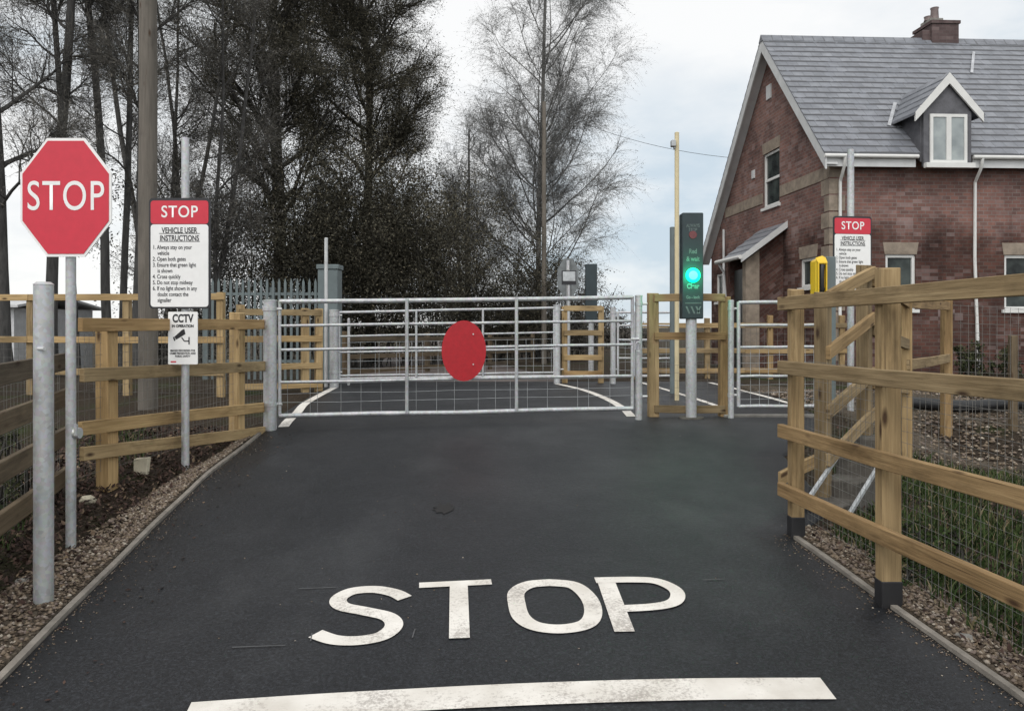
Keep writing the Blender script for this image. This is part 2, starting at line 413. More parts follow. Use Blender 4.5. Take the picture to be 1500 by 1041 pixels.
def strip(name, ys, xl, xr, zf, mat, nx=10, kind='structure', skirt=.09):
    xl = np.asarray(xl); xr = np.asarray(xr); t = np.linspace(0, 1, nx)
    X = xl[:, None]*(1-t)+xr[:, None]*t; Y = np.repeat(np.asarray(ys)[:, None], nx, 1); Z = zf(X, Y)
    # skirt columns at both edges
    X = np.concatenate([X[:, :1], X, X[:, -1:]], 1); Y = np.concatenate([Y[:, :1], Y, Y[:, -1:]], 1); Z = np.concatenate([Z[:, :1]-skirt, Z, Z[:, -1:]-skirt], 1)
    n = X.shape[1]; V = np.stack([X, Y, Z], -1).reshape(-1, 3)
    i = np.arange(len(ys)-1)[:, None]*n+np.arange(n-1)[None]
    Q = np.stack([i, i+1, i+n+1, i+n], -1).reshape(-1, 4)
    return tag(np_mesh(name, V, Q, mat, None, False), kind=kind)
ys = np.unique(np.concatenate([np.linspace(-4, 13.4, 150), [4.5, 4.56, 4.9]]))
strip('road', ys, interp(EL, ys), interp(ER, ys), lambda X, Y: prof(Y), 'asphalt', 14)
ys2 = np.linspace(13.42, 70, 40)
strip('lane', ys2, -3.1-.10*(ys2-13.4), .9-.10*(ys2-13.4), lambda X, Y: prof(Y)-.012, 'lane_dirt', 6)
# concrete edging
def edging(tab, y0, y1, side):
    ys = np.linspace(y0, y1, 46); mb = MB()
    pts = [Vector((float(interp(tab, y))+side*.020+.004*math.sin(y*5), y, float(prof(y))-.022)) for y in ys]
    for a, b2 in zip(pts[:-1], pts[1:]): mb.beam(a, b2, .030, .075)
    return tag(mb.build('kerb_edging', 'edging'), kind='structure')
edging(EL, -3, 7.15, -1); edging(ER, -3, 4.5, 1)
# gravel strips
ys3 = np.linspace(-3, 7.1, 70)
strip('verge_gravel_bed', ys3, interp(EL, ys3)-(.38-.085*np.clip(ys3-3, 0, 3.4))+.05*np.sin(ys3*3), interp(EL, ys3)-.05, lambda X, Y: gh(X, Y)+.010, 'gravel_bed', 8, skirt=.06)
ys4 = np.linspace(-3, 4.6, 60)
strip('verge_gravel_bed', ys4, interp(ER, ys4)+.05, interp(ER, ys4)+.42+.05*np.sin(ys4*4), lambda X, Y: gh(X, Y)+.010, 'gravel_bed', 8, skirt=.06)
ys5 = np.linspace(7.0, 11.8, 40)
strip('garden_gravel', ys5, 3.4+0*ys5, 8.5+0*ys5, lambda X, Y: gh(X, Y)+.012+.05*np.sin(X*2.2)*np.sin(Y*1.7), 'gravel_bed', 24, skirt=.12)

# scattered stuff
def scatter_xy(n, y0, y1, xa, xb):
    y = rng.uniform(y0, y1, n); a = xa(y); b = xb(y); return a+(b-a)*rng.random(n), y
def octa(name, x, y, z, s, mat, flat=.6):
    n = len(x); base = np.array([[1, 0, 0], [0, 1, 0], [-1, 0, 0], [0, -1, 0], [0, 0, 1], [0, 0, -1]], float)
    P = base[None]*s[:, None, None]*rng.uniform(.6, 1.25, (n, 6, 1)); P[:, :, 2] *= flat
    a = rng.uniform(0, 2*PI, n); c, sn = np.cos(a)[:, None], np.sin(a)[:, None]
    X = P[..., 0]*c-P[..., 1]*sn; Y = P[..., 0]*sn+P[..., 1]*c
    V = np.stack([X+x[:, None], Y+y[:, None], P[..., 2]+z[:, None]], -1).reshape(-1, 3)
    T = np.array([[0, 1, 4], [1, 2, 4], [2, 3, 4], [3, 0, 4], [1, 0, 5], [2, 1, 5], [3, 2, 5], [0, 3, 5]])
    Q = (np.arange(n)[:, None, None]*6+T[None]).reshape(-1, 3)
    return tag(np_mesh(name, V, Q, mat), kind='stuff')
xl, yl = scatter_xy(7500, 1.8, 7.0, lambda y: interp(EL, y)-(.42-.085*np.clip(y-3, 0, 3.4)), lambda y: interp(EL, y)-.06)
xr_, yr_ = scatter_xy(6000, 1.8, 4.6, lambda y: interp(ER, y)+.06, lambda y: interp(ER, y)+.42)
xg, yg = scatter_xy(5000, 7.0, 11.5, lambda y: 3.5+0*y, lambda y: 8.3+0*y)
x = np.concatenate([xl, xr_, xg]); y = np.concatenate([yl, yr_, yg]); s = np.concatenate([rng.uniform(.005, .017, len(xl)+len(xr_)), rng.uniform(.012, .035, len(xg))])
octa('gravel', x, y, gh(x, y)+.014, s, 'stones')
def leafquads(x, y, z, s, mat, name, tilt=.5):
    n = len(x); a = rng.uniform(0, 2*PI, n); d1 = np.stack([np.cos(a), np.sin(a), rng.normal(0, tilt, n)], -1); d2 = np.stack([-np.sin(a), np.cos(a), rng.normal(0, tilt, n)], -1)
    C = np.stack([x, y, z], -1); s = s[:, None]
    V = np.stack([C-d1*s, C-d2*s*.55, C+d1*s, C+d2*s*.55], 1).reshape(-1, 3)
    Q = np.arange(n*4).reshape(-1, 4); return tag(np_mesh(name, V, Q, mat), kind='stuff')
xd, yd = scatter_xy(14000, 2.2, 7.2, lambda y: interp(EL, y)-1.9, lambda y: interp(EL, y)-.10)
kk = rng.random(len(xd)) < np.clip((interp(EL, yd)-xd-.12)/(.34-.085*np.clip(yd-3, 0, 3.4)), .06, 1); xd, yd = xd[kk], yd[kk]
leafquads(xd, yd, gh(xd, yd)+.015+.012*rng.random(len(xd)), rng.uniform(.008, .022, len(xd)), 'dead_leaves', 'leaf_litter')
xe, ye = scatter_xy(6000, 1.8, 7.4, lambda y: interp(ER, y)+.10, lambda y: interp(ER, y)+2.2)
leafquads(xe, ye, gh(xe, ye)+.012+.012*rng.random(len(xe)), rng.uniform(.008, .022, len(xe)), 'dead_leaves', 'leaf_litter')
xs1, ys1 = scatter_xy(900, 2.0, 7.2, lambda y: interp(EL, y)+.01, lambda y: interp(EL, y)+.01+.22*rng.random(len(y))**2)
xs2, ys2_ = scatter_xy(700, 2.0, 4.5, lambda y: interp(ER, y)-.01-.20*rng.random(len(y))**2, lambda y: interp(ER, y)-.01)
xs3 = rng.uniform(-1.8, 1.6, 160); ys3_ = rng.uniform(2.4, 7.3, 160)
xs1 = np.concatenate([xs1, xs2, xs3]); ys1 = np.concatenate([ys1, ys2_, ys3_]); octa('road_grit', xs1, ys1, prof(ys1)+.001, rng.uniform(.0018, .006, len(xs1)), 'stones')
xs1, ys1 = scatter_xy(120, 2.2, 7.2, lambda y: interp(EL, y)+.01, lambda y: interp(EL, y)+.35); leafquads(xs1, ys1, prof(ys1)+.006, rng.uniform(.006, .016, 120), 'dead_leaves', 'leaf_litter', .15)
def blades(x, y, z, h, mat, name):
    n = len(x); a = rng.uniform(0, 2*PI, n); w = .0035+.003*rng.random(n); lean = rng.normal(0, .35, (n, 2))*h[:, None]
    c, sn = np.cos(a)*w, np.sin(a)*w
    b0 = np.stack([x-c, y-sn, z], -1); b1 = np.stack([x+c, y+sn, z], -1)
    m0 = np.stack([x-c*.7+lean[:, 0]*.35, y-sn*.7+lean[:, 1]*.35, z+h*.6], -1); m1 = np.stack([x+c*.7+lean[:, 0]*.35, y+sn*.7+lean[:, 1]*.35, z+h*.6], -1)
    t0 = np.stack([x+lean[:, 0]-c*.1, y+lean[:, 1]-sn*.1, z+h*.95], -1); t1 = np.stack([x+lean[:, 0]+c*.1, y+lean[:, 1]+sn*.1, z+h*.95], -1)
    V = np.stack([b0, b1, m1, m0, t1, t0], 1).reshape(-1, 3); k = np.arange(n)[:, None]*6
    Q = np.concatenate([k+np.array([[0, 1, 2, 3]]), k+np.array([[3, 2, 4, 5]])], 0)
    return tag(np_mesh(name, V, Q, mat), kind='stuff')
xa, ya = scatter_xy(34000, 1.8, 7.2, lambda y: interp(ER, y)+.30+.10*np.sin(y*5), lambda y: interp(ER, y)+2.6)
den = np.sin(xa*3.1+ya*1.7)+np.sin(ya*4.1-xa*2.0)+rng.normal(0, .8, len(xa)); k = den > -.8; xa, ya = xa[k], ya[k]
blades(xa, ya, gh(xa, ya)-.01, rng.uniform(.02, .075, len(xa))*(1+.9*rng.random(len(xa))), 'grass_blades', 'grass')
xa, ya = scatter_xy(7000, 2.2, 7.2, lambda y: interp(EL, y)-2.6, lambda y: interp(EL, y)-.62)
k = np.sin(xa*5.1+ya*3.7)+rng.normal(0, .6, len(xa)) > .5; xa, ya = xa[k], ya[k]
blades(xa, ya, gh(xa, ya)-.01, rng.uniform(.03, .12, len(xa)), 'grass_blades', 'grass')

# ------------------------------------------------------------------ road markings (flat paint 4 mm above the tarmac)
def g(px, py):
    "where the line of sight through a photo point meets the ramp (measured), used to lay out the paint"
    Y = 1.545/((py-478)/F+.079)
    if Y > 7.4: Y = .94*F/(py-478)
    return (px-750)/F*Y, Y
def ribbon(mb, pts, w, closed=False, dz=.005):
    P = [Vector((p[0], p[1], 0)) for p in pts]; n = len(P); out = []
    for i in range(n):
        a = P[i-1] if (i > 0 or closed) else P[i]; b = P[(i+1) % n] if (i < n-1 or closed) else P[i]
        t = (b-a).normalized(); nn = Vector((-t.y, t.x, 0)); ww = w[i] if isinstance(w, list) else w
        out.append((P[i]+nn*ww/2, P[i]-nn*ww/2))
    R = range(n if closed else n-1)
    for i in R:
        q = [out[i][1], out[(i+1) % n][1], out[(i+1) % n][0], out[i][0]]
        mb.quad([(v.x, v.y, float(prof(v.y))+dz) for v in q])
def dense(pts, n=6):
    "Catmull-Rom through ground points"
    P = [Vector((*p, 0)) for p in pts]; out = []
    for i in range(len(P)-1):
        p0 = P[max(i-1, 0)]; p1 = P[i]; p2 = P[i+1]; p3 = P[min(i+2, len(P)-1)]
        for k in range(n):
            t = k/n; out.append(.5*((2*p1)+(p2-p0)*t+(2*p0-5*p1+4*p2-p3)*t*t+(3*p1-p0-3*p2+p3)*t**3))
    out.append(P[-1]); return [(p.x, p.y) for p in out]
mk = thing('road_marking', 'white painted word on the tarmac in front of the stop line', 'road marking', (*g(730, 900), float(prof(g(730, 900)[1]))))
def letter(strokes):
    mb = MB()
    for j, (pts, w, closed, sm) in enumerate(strokes):
        pts = [g(*p) for p in pts]
        if sm: pts = dense(pts if not closed else pts+[pts[0]], 7); pts = pts[:-1] if closed else pts
        ribbon(mb, pts, w, closed, .005+.0012*j)
    mb.build('letter', 'road_paint', mk, weld=False)
letter([([(593, 877), (577, 869), (548, 864), (515, 867), (496, 878), (502, 889), (535, 896), (568, 904), (577, 917), (560, 932), (525, 939), (490, 938), (462, 929)], .078, False, True)])
letter([([(614, 858), (720, 853)], .062, False, False), ([(672, 857), (673, 936)], .086, False, False)])
letter([([(805, 854), (840, 858), (862, 876), (869, 898), (858, 915), (822, 922), (785, 918), (764, 905), (757, 885), (757, 868), (775, 857)], .080, True, True)])
letter([([(886, 847), (915, 926)], .086, False, False), ([(872, 851), (925, 850), (960, 852), (985, 862), (993, 873), (985, 884), (955, 890), (898, 893)], .068, False, True)])
mb = MB()
for p, q in (((437, 863), (492, 861)), ((340, 949), (418, 946)), ((604, 935), (608, 922)), ((455, 940), (457, 928)), ((1030, 850), (1062, 849))): ribbon(mb, [g(*p), g(*q)], .006)
mb.build('chalk_line', 'chalk', mk, weld=False)
mb = MB(); c = Vector((*g(650, 745), 0)); n = 22
mb.quad([(c.x+.062*math.cos(2*PI*k/n)*(1+.35*math.sin(k*2.7)), c.y+.10*math.sin(2*PI*k/n)*(1+.3*math.sin(k*1.9)), .055+.079*(c.y+.10*math.sin(2*PI*k/n)*(1+.3*math.sin(k*1.9)))+.004) for k in range(n)])
tag(mb.build('oil_stain', 'tar', weld=False), 'small dark stain on the tarmac before the wide gate', 'stain')
mb = MB(); a0, a1, b0, b1 = g(318, 1034), g(1210, 1008), None, None
ribbon(mb, dense([g(272, 1047), g(400, 1038), g(520, 1030.5), g(760, 1018), g(1000, 1010.5), g(1213, 1009)], 8), .145)
tag(mb.build('stop_line', 'road_paint', weld=False), 'broad white stop line painted across the tarmac below the word', 'road marking')
for lab, pts, w in (('white edge line curving from the left gate post over the crossing', [(-2.16, 7.42), (-2.33, 8.5), (-2.52, 9.6), (-2.66, 11.2), (-2.72, 12.0)], .10),
                    ('white edge line curving from the right gate post over the crossing', [(1.24, 8.15), (1.27, 9.0), (1.22, 10.2), (1.05, 11.6), (.74, 12.8)], .10),
                    ('white footpath line behind the signal post', [(2.42, 9.2), (2.38, 10.2), (2.27, 11.8), (2.15, 13.2)], .08),
                    ('white footpath line behind the small galvanised gate', [(3.38, 9.3), (3.39, 10.4), (3.36, 11.9), (3.3, 13.1)], .08)):
    mb = MB(); ribbon(mb, dense(pts, 6), w); tag(mb.build('edge_line', 'road_paint', weld=False), lab, 'road marking', 'edge lines over the crossing')

# ------------------------------------------------------------------ fences
def gz(x, y): return float(gh(x, y))
def timber_post(parent, x, y, top, w=.095, d=.095, mat='timber', base=None, name='post', ang=0):
    z0 = (gz(x, y) if base is None else base)-.05; mb = MB()
    lean = random.uniform(-.006, .006)
    c, s = math.cos(ang), math.sin(ang); o = [(-1, -1), (1, -1), (1, 1), (-1, 1)]
    ring = lambda zz, k, dx: [Vector((x+dx+(a*w/2*c-b*d/2*s)*k, y+(a*w/2*s+b*d/2*c)*k, zz)) for a, b in o]
    b0, b1 = ring(z0, 1, 0), ring(top, 1, lean)
    b1[0].z -= .004; b1[3].z += .006
    mb.hexa(b0+b1); return mb.build(name, mat, parent, bevel=.004)
def rail(parent, p, q, h=.088, t=.036, mat='timber', name='rail', sag=.006):
    p = Vector(p); q = Vector(q); mb = MB(); m = (p+q)/2+Vector((0, 0, random.uniform(-sag, sag)))
    d = Vector((q.x-p.x, q.y-p.y, 0)).normalized(); sd = Vector((-d.y, d.x, 0)); o = [(-1, -1), (1, -1), (1, 1), (-1, 1)]
    ring = lambda c: [c+sd*(a*t/2)+Vector((0, 0, b*h/2)) for a, b in o]
    rr = [ring(p), ring(m), ring(q)]; acc = 0; ln = (m-p).length
    for k in range(4):
        a, b = k, (k+1) % 4; w = (rr[0][b]-rr[0][a]).length
        for j in range(2): mb.quad([rr[j][a], rr[j+1][a], rr[j+1][b], rr[j][b]], [(j*ln, acc), (j*ln+ln, acc), (j*ln+ln, acc+w), (j*ln, acc+w)])
        acc += w
    mb.quad(rr[0][::-1]); mb.quad(rr[2])
    return mb.build(name, mat, parent, bevel=.003)
def netting(parent, p, q, z0p, z1p, z0q, z1q, sx, sz, r=.0018, name='wire_mesh', mat='wire', jit=.15):
    p = Vector((p[0], p[1], 0)); q = Vector((q[0], q[1], 0)); d = q-p; n = max(2, int(d.length/sx)); mb = MB()
    for i in range(n+1):
        t = min(1, max(0, (i+random.uniform(-jit, jit))/n)); b = p+d*t
        mb.tube([(b.x, b.y, z0p+(z0q-z0p)*t), (b.x, b.y, z1p+(z1q-z1p)*t)], r, 3, False)
    m = max(1, int((z1p-z0p)/sz))
    for j in range(m+1):
        f = min(1, (j+random.uniform(-jit, jit)*.6)/m); f = max(0, f)
        pts = [(p+d*t).to_tuple()[:2]+(z0p+(z1p-z0p)*f+((z0q+(z1q-z0q)*f)-(z0p+(z1p-z0p)*f))*t+random.uniform(-.006, .006),) for t in np.linspace(0, 1, 7)]
        mb.tube(pts, r, 3, False)
    return mb.build(name, mat, parent, weld=False)

# near right fence beside the road
FR = lambda Y: 1.72-.105*(Y-3.57)
t = thing('timber_fence', 'brown timber rail fence with wire netting along the right verge', 'fence', (1.72, 3.57, gz(1.72, 3.57)))
for Y, top, pw in ((4.47, 1.81, .072), (3.57, 1.865, .088), (2.55, 1.86, .088), (1.5, 1.86, .088)):
    p = timber_post(t, FR(Y)-.008, Y, top, pw, .072, 'timber_brown'); hw = pw/2+.003
    mb = MB(); zb = gz(FR(Y), Y); mb.box((FR(Y)-.008-hw, Y-.040, zb-.04), (FR(Y)-.008+hw, Y+.040, zb+.115)); mb.build('post_sleeve', 'black', p, bevel=.004)
for z0, z1 in ((1.730, 1.752), (1.365, 1.40), (1.0, 1.03), (.665, .683)):
    for ya, yb in ((4.53, 2.52), (2.515, .9)):
        fa, fb = (4.6-ya)/3.7, (4.6-yb)/3.7
        rail(t, (FR(ya)-.072, ya, z0+(z1-z0)*fa), (FR(yb)-.072, yb, z0+(z1-z0)*fb), .076, .036, 'timber_brown')
netting(t, (FR(4.45)+.05, 4.45), (FR(.9)+.05, .9), .50, 1.40, .36, 1.40, .042, .05, .0010, mat='wire_dark')

# stair side fences behind it
PA = Vector((2.02, 5.1, 0)); PB = Vector((2.515, 5.6, 0)); PC = Vector((3.3, 6.6, 0)); PD = Vector((4.7, 8.5, 0))
t = thing('stair_fence', 'timber fence with steeply sloping rails climbing beside the concrete steps', 'fence', (2.02, 5.1, gz(2.02, 5.1)))
for P_, top in ((PA, 1.82), (PB, 2.035)): timber_post(t, P_.x, P_.y, top, .066, .09, 'timber_brown', ang=.7)
dirv = (PB-PA).normalized(); nrm = Vector((dirv.y, -dirv.x, 0))*.05
for za, zb in ((1.785, 1.985), (1.43, 1.66), (1.05, 1.27), (.74, .98)):
    a = PA-dirv*.04+nrm; b = PB+dirv*.03+nrm
    rail(t, (a.x, a.y, za), (b.x, b.y, zb), .085, .034, 'timber_brown')
rail(t, (1.72, 5.05, .62), (2.04, 5.15, .74), .085, .034, 'timber_brown')
t = thing('timber_fence', 'timber fence with netting beyond the steps, facing the brick house', 'fence', (3.3, 6.6, gz(3.3, 6.6)))
for P_, top in ((PC, 1.86), (PD, 1.90)): timber_post(t, P_.x, P_.y, top, .09, .09, 'timber_brown')
PE = Vector((6.6, 8.9, 0)); timber_post(t, PE.x, PE.y, 1.75, .09, .09, 'timber_old'); timber_post(t, 5.55, 8.7, 1.5, .07, .07, 'timber_old')
for P1, P2, zs in ((PB+Vector((.05, .04, 0)), PC, ((1.93, 1.80), (1.58, 1.45), (1.2, 1.08))), (PC, PD, ((1.80, 1.82), (1.28, 1.26)))):
    for za, zb in zs: rail(t, (P1.x, P1.y-.05, za), (P2.x, P2.y-.05, zb), .088, .034, 'timber_brown')
netting(t, (PD.x, PD.y), (PE.x, PE.y), .6, 1.85, .55, 1.75, .09, .10, .0022, mat='wire_dark')
# concrete steps
st = thing('concrete_steps', 'weathered concrete steps rising behind the right fence corner', 'steps', (2.1, 5.3, gz(2.1, 5.3)))
for k in range(4):
    a = Vector((1.86+.17*k, 4.95+.17*k, 0)); mb = MB(); z1 = .50+.11*k
    d = Vector((.7, .7, 0)).normalized(); n_ = Vector((.7, -.7, 0)).normalized()
    c = [a-n_*.02, a+n_*.22, a+n_*.22+d*.26, a-n_*.02+d*.26]
    mb.prism([(v.x, v.y, .15) for v in c], (0, 0, z1-.15)); mb.build('step', 'step_concrete', st, bevel=.008)
mb = MB(); mb.beam((1.78, 4.80, .50), (2.40, 5.42, .93), .02, .032); mb.build('stringer', 'sign_grey', st, bevel=.004)
mb = MB(); mb.beam((2.02, 4.72, .46), (2.52, 5.22, .81), .02, .032); mb.build('stringer', 'sign_grey', st, bevel=.004)

# left fence: gate post -> sign
def straight_fence(label, A, B, posts, rails, mat, name='timber_fence', top=None, mesh=None, rh=.088, pw=.09, off=-.05, group=None, pmat=None, rp=None, flip=False):
    A = Vector((*A, 0)); B = Vector((*B, 0)); d = B-A; dn = d.normalized(); side = Vector((dn.y, -dn.x, 0))
    if (side.y > 0) != flip: side = -side
    t = thing(name, label, 'fence', (A.x, A.y, gz(A.x, A.y)), group)
    for f, tp in posts:
        p = A+d*f; timber_post(t, p.x, p.y, tp, pw, pw, pmat or mat, ang=math.atan2(d.y, d.x))
    for i, (za, zb) in enumerate(rails):
        a = A+side*(-off+.012*(i % 2)); b = B+side*(-off+.012*(i % 2))
        cuts = rp or [0, 1]
        for c0, c1 in zip(cuts[:-1], cuts[1:]):
            m = a+d*c0; n = a+d*c1; rail(t, (m.x, m.y, za+(zb-za)*c0), (n.x-dn.x*.004, n.y-dn.y*.004, za+(zb-za)*c1), rh, .036, mat)
    if mesh: netting(t, A.to_tuple()[:2], B.to_tuple()[:2], *mesh, mat='wire_dark')
    return t
straight_fence('pale timber rail fence with netting between the stop sign and left gate post', (-2.80, 5.0), (-2.34, 7.42), [(.13, 1.63), (.80, 1.72)],
               [(1.61, 1.62), (1.29, 1.23), (.95, .845), (.79, .62)], 'timber', mesh=(.62, 1.55, .70, 1.6, .05, .07, .0013), off=-.055, pw=.10)
straight_fence('weathered dark timber fence at the far left, leaning toward the viewer', (-2.30, 2.6), (-3.14, 5.45), [(.02, 1.35), (.45, 1.42), (.88, 1.42)],
               [(1.32, 1.36), (1.07, 1.12), (.81, .85), (.56, .58)], 'timber_old', mesh=(.25, 1.3, .35, 1.35, .06, .07, .0012), off=-.05, flip=True, rh=.115)
straight_fence('long pale timber fence behind the utility pole', (-9.5, 11.2), (-3.85, 10.6), [(0, 2.0), (.25, 2.0), (.5, 2.02), (.75, 2.02), (.985, 2.06)],
               [(2.0, 2.0), (1.42, 1.42), (.98, .98)], 'timber', mesh=(.7, 1.4, .7, 1.4, .1, .1, .002), rp=[0, .5, 1])
straight_fence('short pale timber fence in front of the grey steel palisade', (-3.80, 10.9), (-2.80, 11.5), [(.02, 1.9), (.80, 1.86), (.97, 1.86)],
               [(1.80, 1.80), (1.42, 1.42), (1.03, 1.03), (.76, .76)], 'timber', mesh=(.7, 1.4, .7, 1.4, .1, .1, .002), pw=.10)
# between main gate and small gate, round the signal
t = straight_fence('short timber fence panel framing the green signal post', (1.475, 8.20), (2.22, 8.22), [(0, 1.945), (1, 1.91)],
               [(1.895, 1.90), (1.50, 1.50), (.745, .74)], 'timber_brown', pw=.105, rh=.078, mesh=(.72, 1.2, .72, 1.2, .08, .08, .0018))
straight_fence('pale timber fence panel right of the far field gate', (.86, 13.1), (1.50, 13.1), [(.03, 1.93), (.97, 1.93)], [(1.90, 1.90), (1.49, 1.49), (1.08, 1.08), (.82, .82)], 'timber', mesh=(.7, 1.2, .7, 1.2, .09, .09, .002))
straight_fence('timber fence on the far side of the footpath, in front of the house porch', (2.25, 14.3), (6.2, 14.3), [(0, 1.75), (.33, 1.75), (.62, 1.8), (.95, 1.8)],
               [(1.62, 1.62), (1.16, 1.16), (.80, .80)], 'timber_brown', mesh=(.7, 1.6, .7, 1.6, .12, .12, .0025), rp=[0, .5, 1])
straight_fence('brown weathered fence along the lane beyond the far gate', (-3.3, 15.5), (.6, 22.5), [(0, 1.5), (.35, 1.45), (.7, 1.4), (1, 1.4)],
               [(1.35, 1.25), (1.0, .92), (.7, .62)], 'timber_old', rp=[0, .5, 1])

# palisade
t = thing('palisade_fence', 'grey steel palisade fence of pointed pales below the dark trees', 'fence', (-5.3, 14, .66))
for k in range(22):
    x = -5.45+.108*k; y = 14+.0*k; mb = MB()
    mb.prism([(x-.022, y, .62), (x+.022, y, .62), (x+.022, y, 2.38), (x, y, 2.46), (x-.022, y, 2.38)], (0, .012, 0)); mb.build('pale', 'grey_paint', t)
for z in (2.18, .98):
    mb = MB(); mb.beam((-5.5, 14.03, z), (-3.12, 14.03, z), .035, .05); mb.build('rail', 'grey_paint', t)
for x in (-5.5, -4.3): mb = MB(); mb.box((x-.04, 14.05, .6), (x+.04, 14.13, 2.3)); mb.build('post', 'grey_paint', t)

# equipment cabinet
t = thing('equipment_cabinet', 'tall grey green equipment cabinet at the end of the palisade', 'cabinet', (-3.06, 13.2, .66))
mb = MB(); mb.box((-3.23, 13.05, .66), (-3.07, 13.4, 2.55)); mb.box((-3.06, 13.05, .66), (-2.90, 13.4, 2.55)); mb.build('body', 'grey_paint', t, bevel=.008)
mb = MB(); mb.box((-3.25, 13.03, 2.553), (-2.88, 13.42, 2.63)); mb.build('cap', 'grey_paint', t, bevel=.006)
mb = MB(); mb.box((-3.10, 13.02, 1.5), (-3.085, 13.047, 1.66)); mb.build('handle', 'black', t)
# slim pole
def pole_thing(name, label, x, y, r, z1, mat, cat='pole', group=None, cap=True):
    z0 = gz(x, y) if not (-3 < x < 3.5 and 7.4 < y < 13.4) else .66
    t = thing(name, label, cat, (x, y, z0), group)
    mb = MB(); mb.tube([(x, y, z0-.05), (x, y, z1)], r, 14); mb.build('shaft', mat, t, smooth=True)
    if cap: mb = MB(); mb.tube([(x, y, z1), (x, y, z1+.012)], [r*1.06, r*.7], 14); mb.build('cap', mat, t, smooth=True)
    return t
pole_thing('slim_pole', 'slim pale grey pole standing before the equipment cabinet', -2.90, 12.25, .028, 2.97, 'pale_steel')
t = pole_thing('bare_post', 'bare galvanised round post in gravel left of the stop sign', -2.13, 3.57, .0415, 1.79, 'galvanised', 'post')
mb = MB(); mb.tube([(-2.13, 3.53, 1.50), (-2.09, 3.51, 1.50)], .008, 8); mb.build('bolt', 'pale_steel', t)

# ------------------------------------------------------------------ field gates
def gate_post(label, x, y, r, z1, square=False):
    z0 = .66 if y > 7.4 else float(prof(y))
    t = thing('gate_post', label, 'gate post', (x, y, z0), 'galvanised gate posts')
    mb = MB()
    mb.tube([(x, y, z0-.05), (x, y, z1)], r, 18); mb.build('shaft', 'galvanised', t, smooth=True)
    mb = MB(); mb.tube([(x, y, z1), (x, y, z1+.012), (x, y, z1+.016)], [r*1.07, r*1.07, r*.6], 18); mb.build('cap', 'galvanised', t, smooth=True)
    for z in (z0+.22, z1-.09):
        mb = MB(); mb.tube([(x, y, z), (x, y, z+.035)], r*1.13, 18); mb.build('hinge_band', 'galvanised', t, smooth=True)
        mb = MB(); mb.tube([(x+r, y, z+.017), (x+r+.05, y-.002, z+.017)], .012, 8); mb.build('bolt', 'pale_steel', t, smooth=True)
    return t
def field_gate(label, A, B, topA, topB, botA, botB, fr, stiles, r_top, r, r_st, mesh, group='galvanised gates'):
    A = Vector((*A, 0)); B = Vector((*B, 0)); d = B-A
    t = thing('field_gate', label, 'gate', (A.x, A.y, .66), group)
    Z = lambda f, s: (topA+(topB-topA)*s)*(1-f)+(botA+(botB-botA)*s)*f
    P = lambda s, f, o=0: Vector((A.x+d.x*s, A.y+d.y*s+o, Z(f, s)))
    for i, f in enumerate(fr):
        rr = r_top if i in (0, len(fr)-1) else r
        wob = [0]+[random.uniform(-.006, .006) for _ in range(3)]+[0]
        mb = MB(); mb.tube([P(s, f)+Vector((0, 0, wob[k])) for k, s in enumerate((0, .25, .5, .75, 1))], rr, 10); mb.build('bar', 'galvanised', t, smooth=True)
    for s in stiles:
        mb = MB(); o = 0 if s in (0, 1) else -.026
        mb.tube([P(s, 0, o)+Vector((0, 0, .01)), P(s, 1, o)], r_st, 8); mb.build('stile' if s in (0, 1) else 'upright', 'galvanised', t, smooth=True)
    if mesh:
        f0, f1, sx, sz, wr = mesh
        n = netting(t, (A.x, A.y+.02), (B.x, B.y+.02), Z(f1, 0), Z(f0, 0), Z(f1, 1), Z(f0, 1), sx, sz, wr, jit=.4)
    return t, P
gate_post('stout galvanised post at the left end of the near wide gate', -2.255, 7.32, .061, 1.835)
gate_post('galvanised post at the right end of the near wide gate', 1.275, 7.9, .036, 1.90)
G, P = field_gate('wide five bar galvanised gate with a red disc at its middle', (-2.17, 7.33), (1.21, 7.89), 1.832, 1.892, .765, .776, (0, .213, .424, .706, 1), (0, .345, .655, 1), .023, .0145, .017, (.72, .99, .20, .075, .0022))
c = P(.505, .455, -.05); mb = MB(); n = 40
mb.prism([(c.x+.212*math.cos(2*PI*k/n), c.y+.035*math.cos(2*PI*k/n), c.z+.292*math.sin(2*PI*k/n)) for k in range(n)], (0, .008, 0))
dsc = mb.build('warning_disc', 'disc_red', G, label='red oval disc')
for dx, dz in ((-.09, .16), (.09, .16), (-.09, -.13), (.09, -.13)):
    mb = MB(); mb.tube([(c.x+dx, c.y+.02*dx, c.z+dz), (c.x+dx, c.y-.008+.02*dx, c.z+dz)], .0075, 8); mb.build('bolt', 'pale_steel', dsc)
for f in (.213, .424):
    q = P(.505, f, -.03); mb = MB(); mb.box((q.x-.03, q.y-.008, q.z-.01), (q.x+.03, q.y+.02, q.z+.01)); mb.build('disc_clip', 'pale_steel', dsc)
q = P(1, .40); mb = MB(); mb.tube([(q.x-.02, q.y-.04, q.z+.03), (q.x+.06, q.y-.05, q.z+.03)], .011, 8)
mb.tube([(q.x+.05+.03*math.cos(a), q.y-.05, q.z-.05+.05*math.sin(a)) for a in np.linspace(0, 2*PI, 13)], .006, 6, False); mb.build('latch', 'galvanised', G, smooth=True)
gate_post('galvanised post at the left end of the far wide gate', -2.74, 12.1, .072, 1.845)
gate_post('galvanised post at the right end of the far wide gate', .74, 12.9, .055, 1.94)
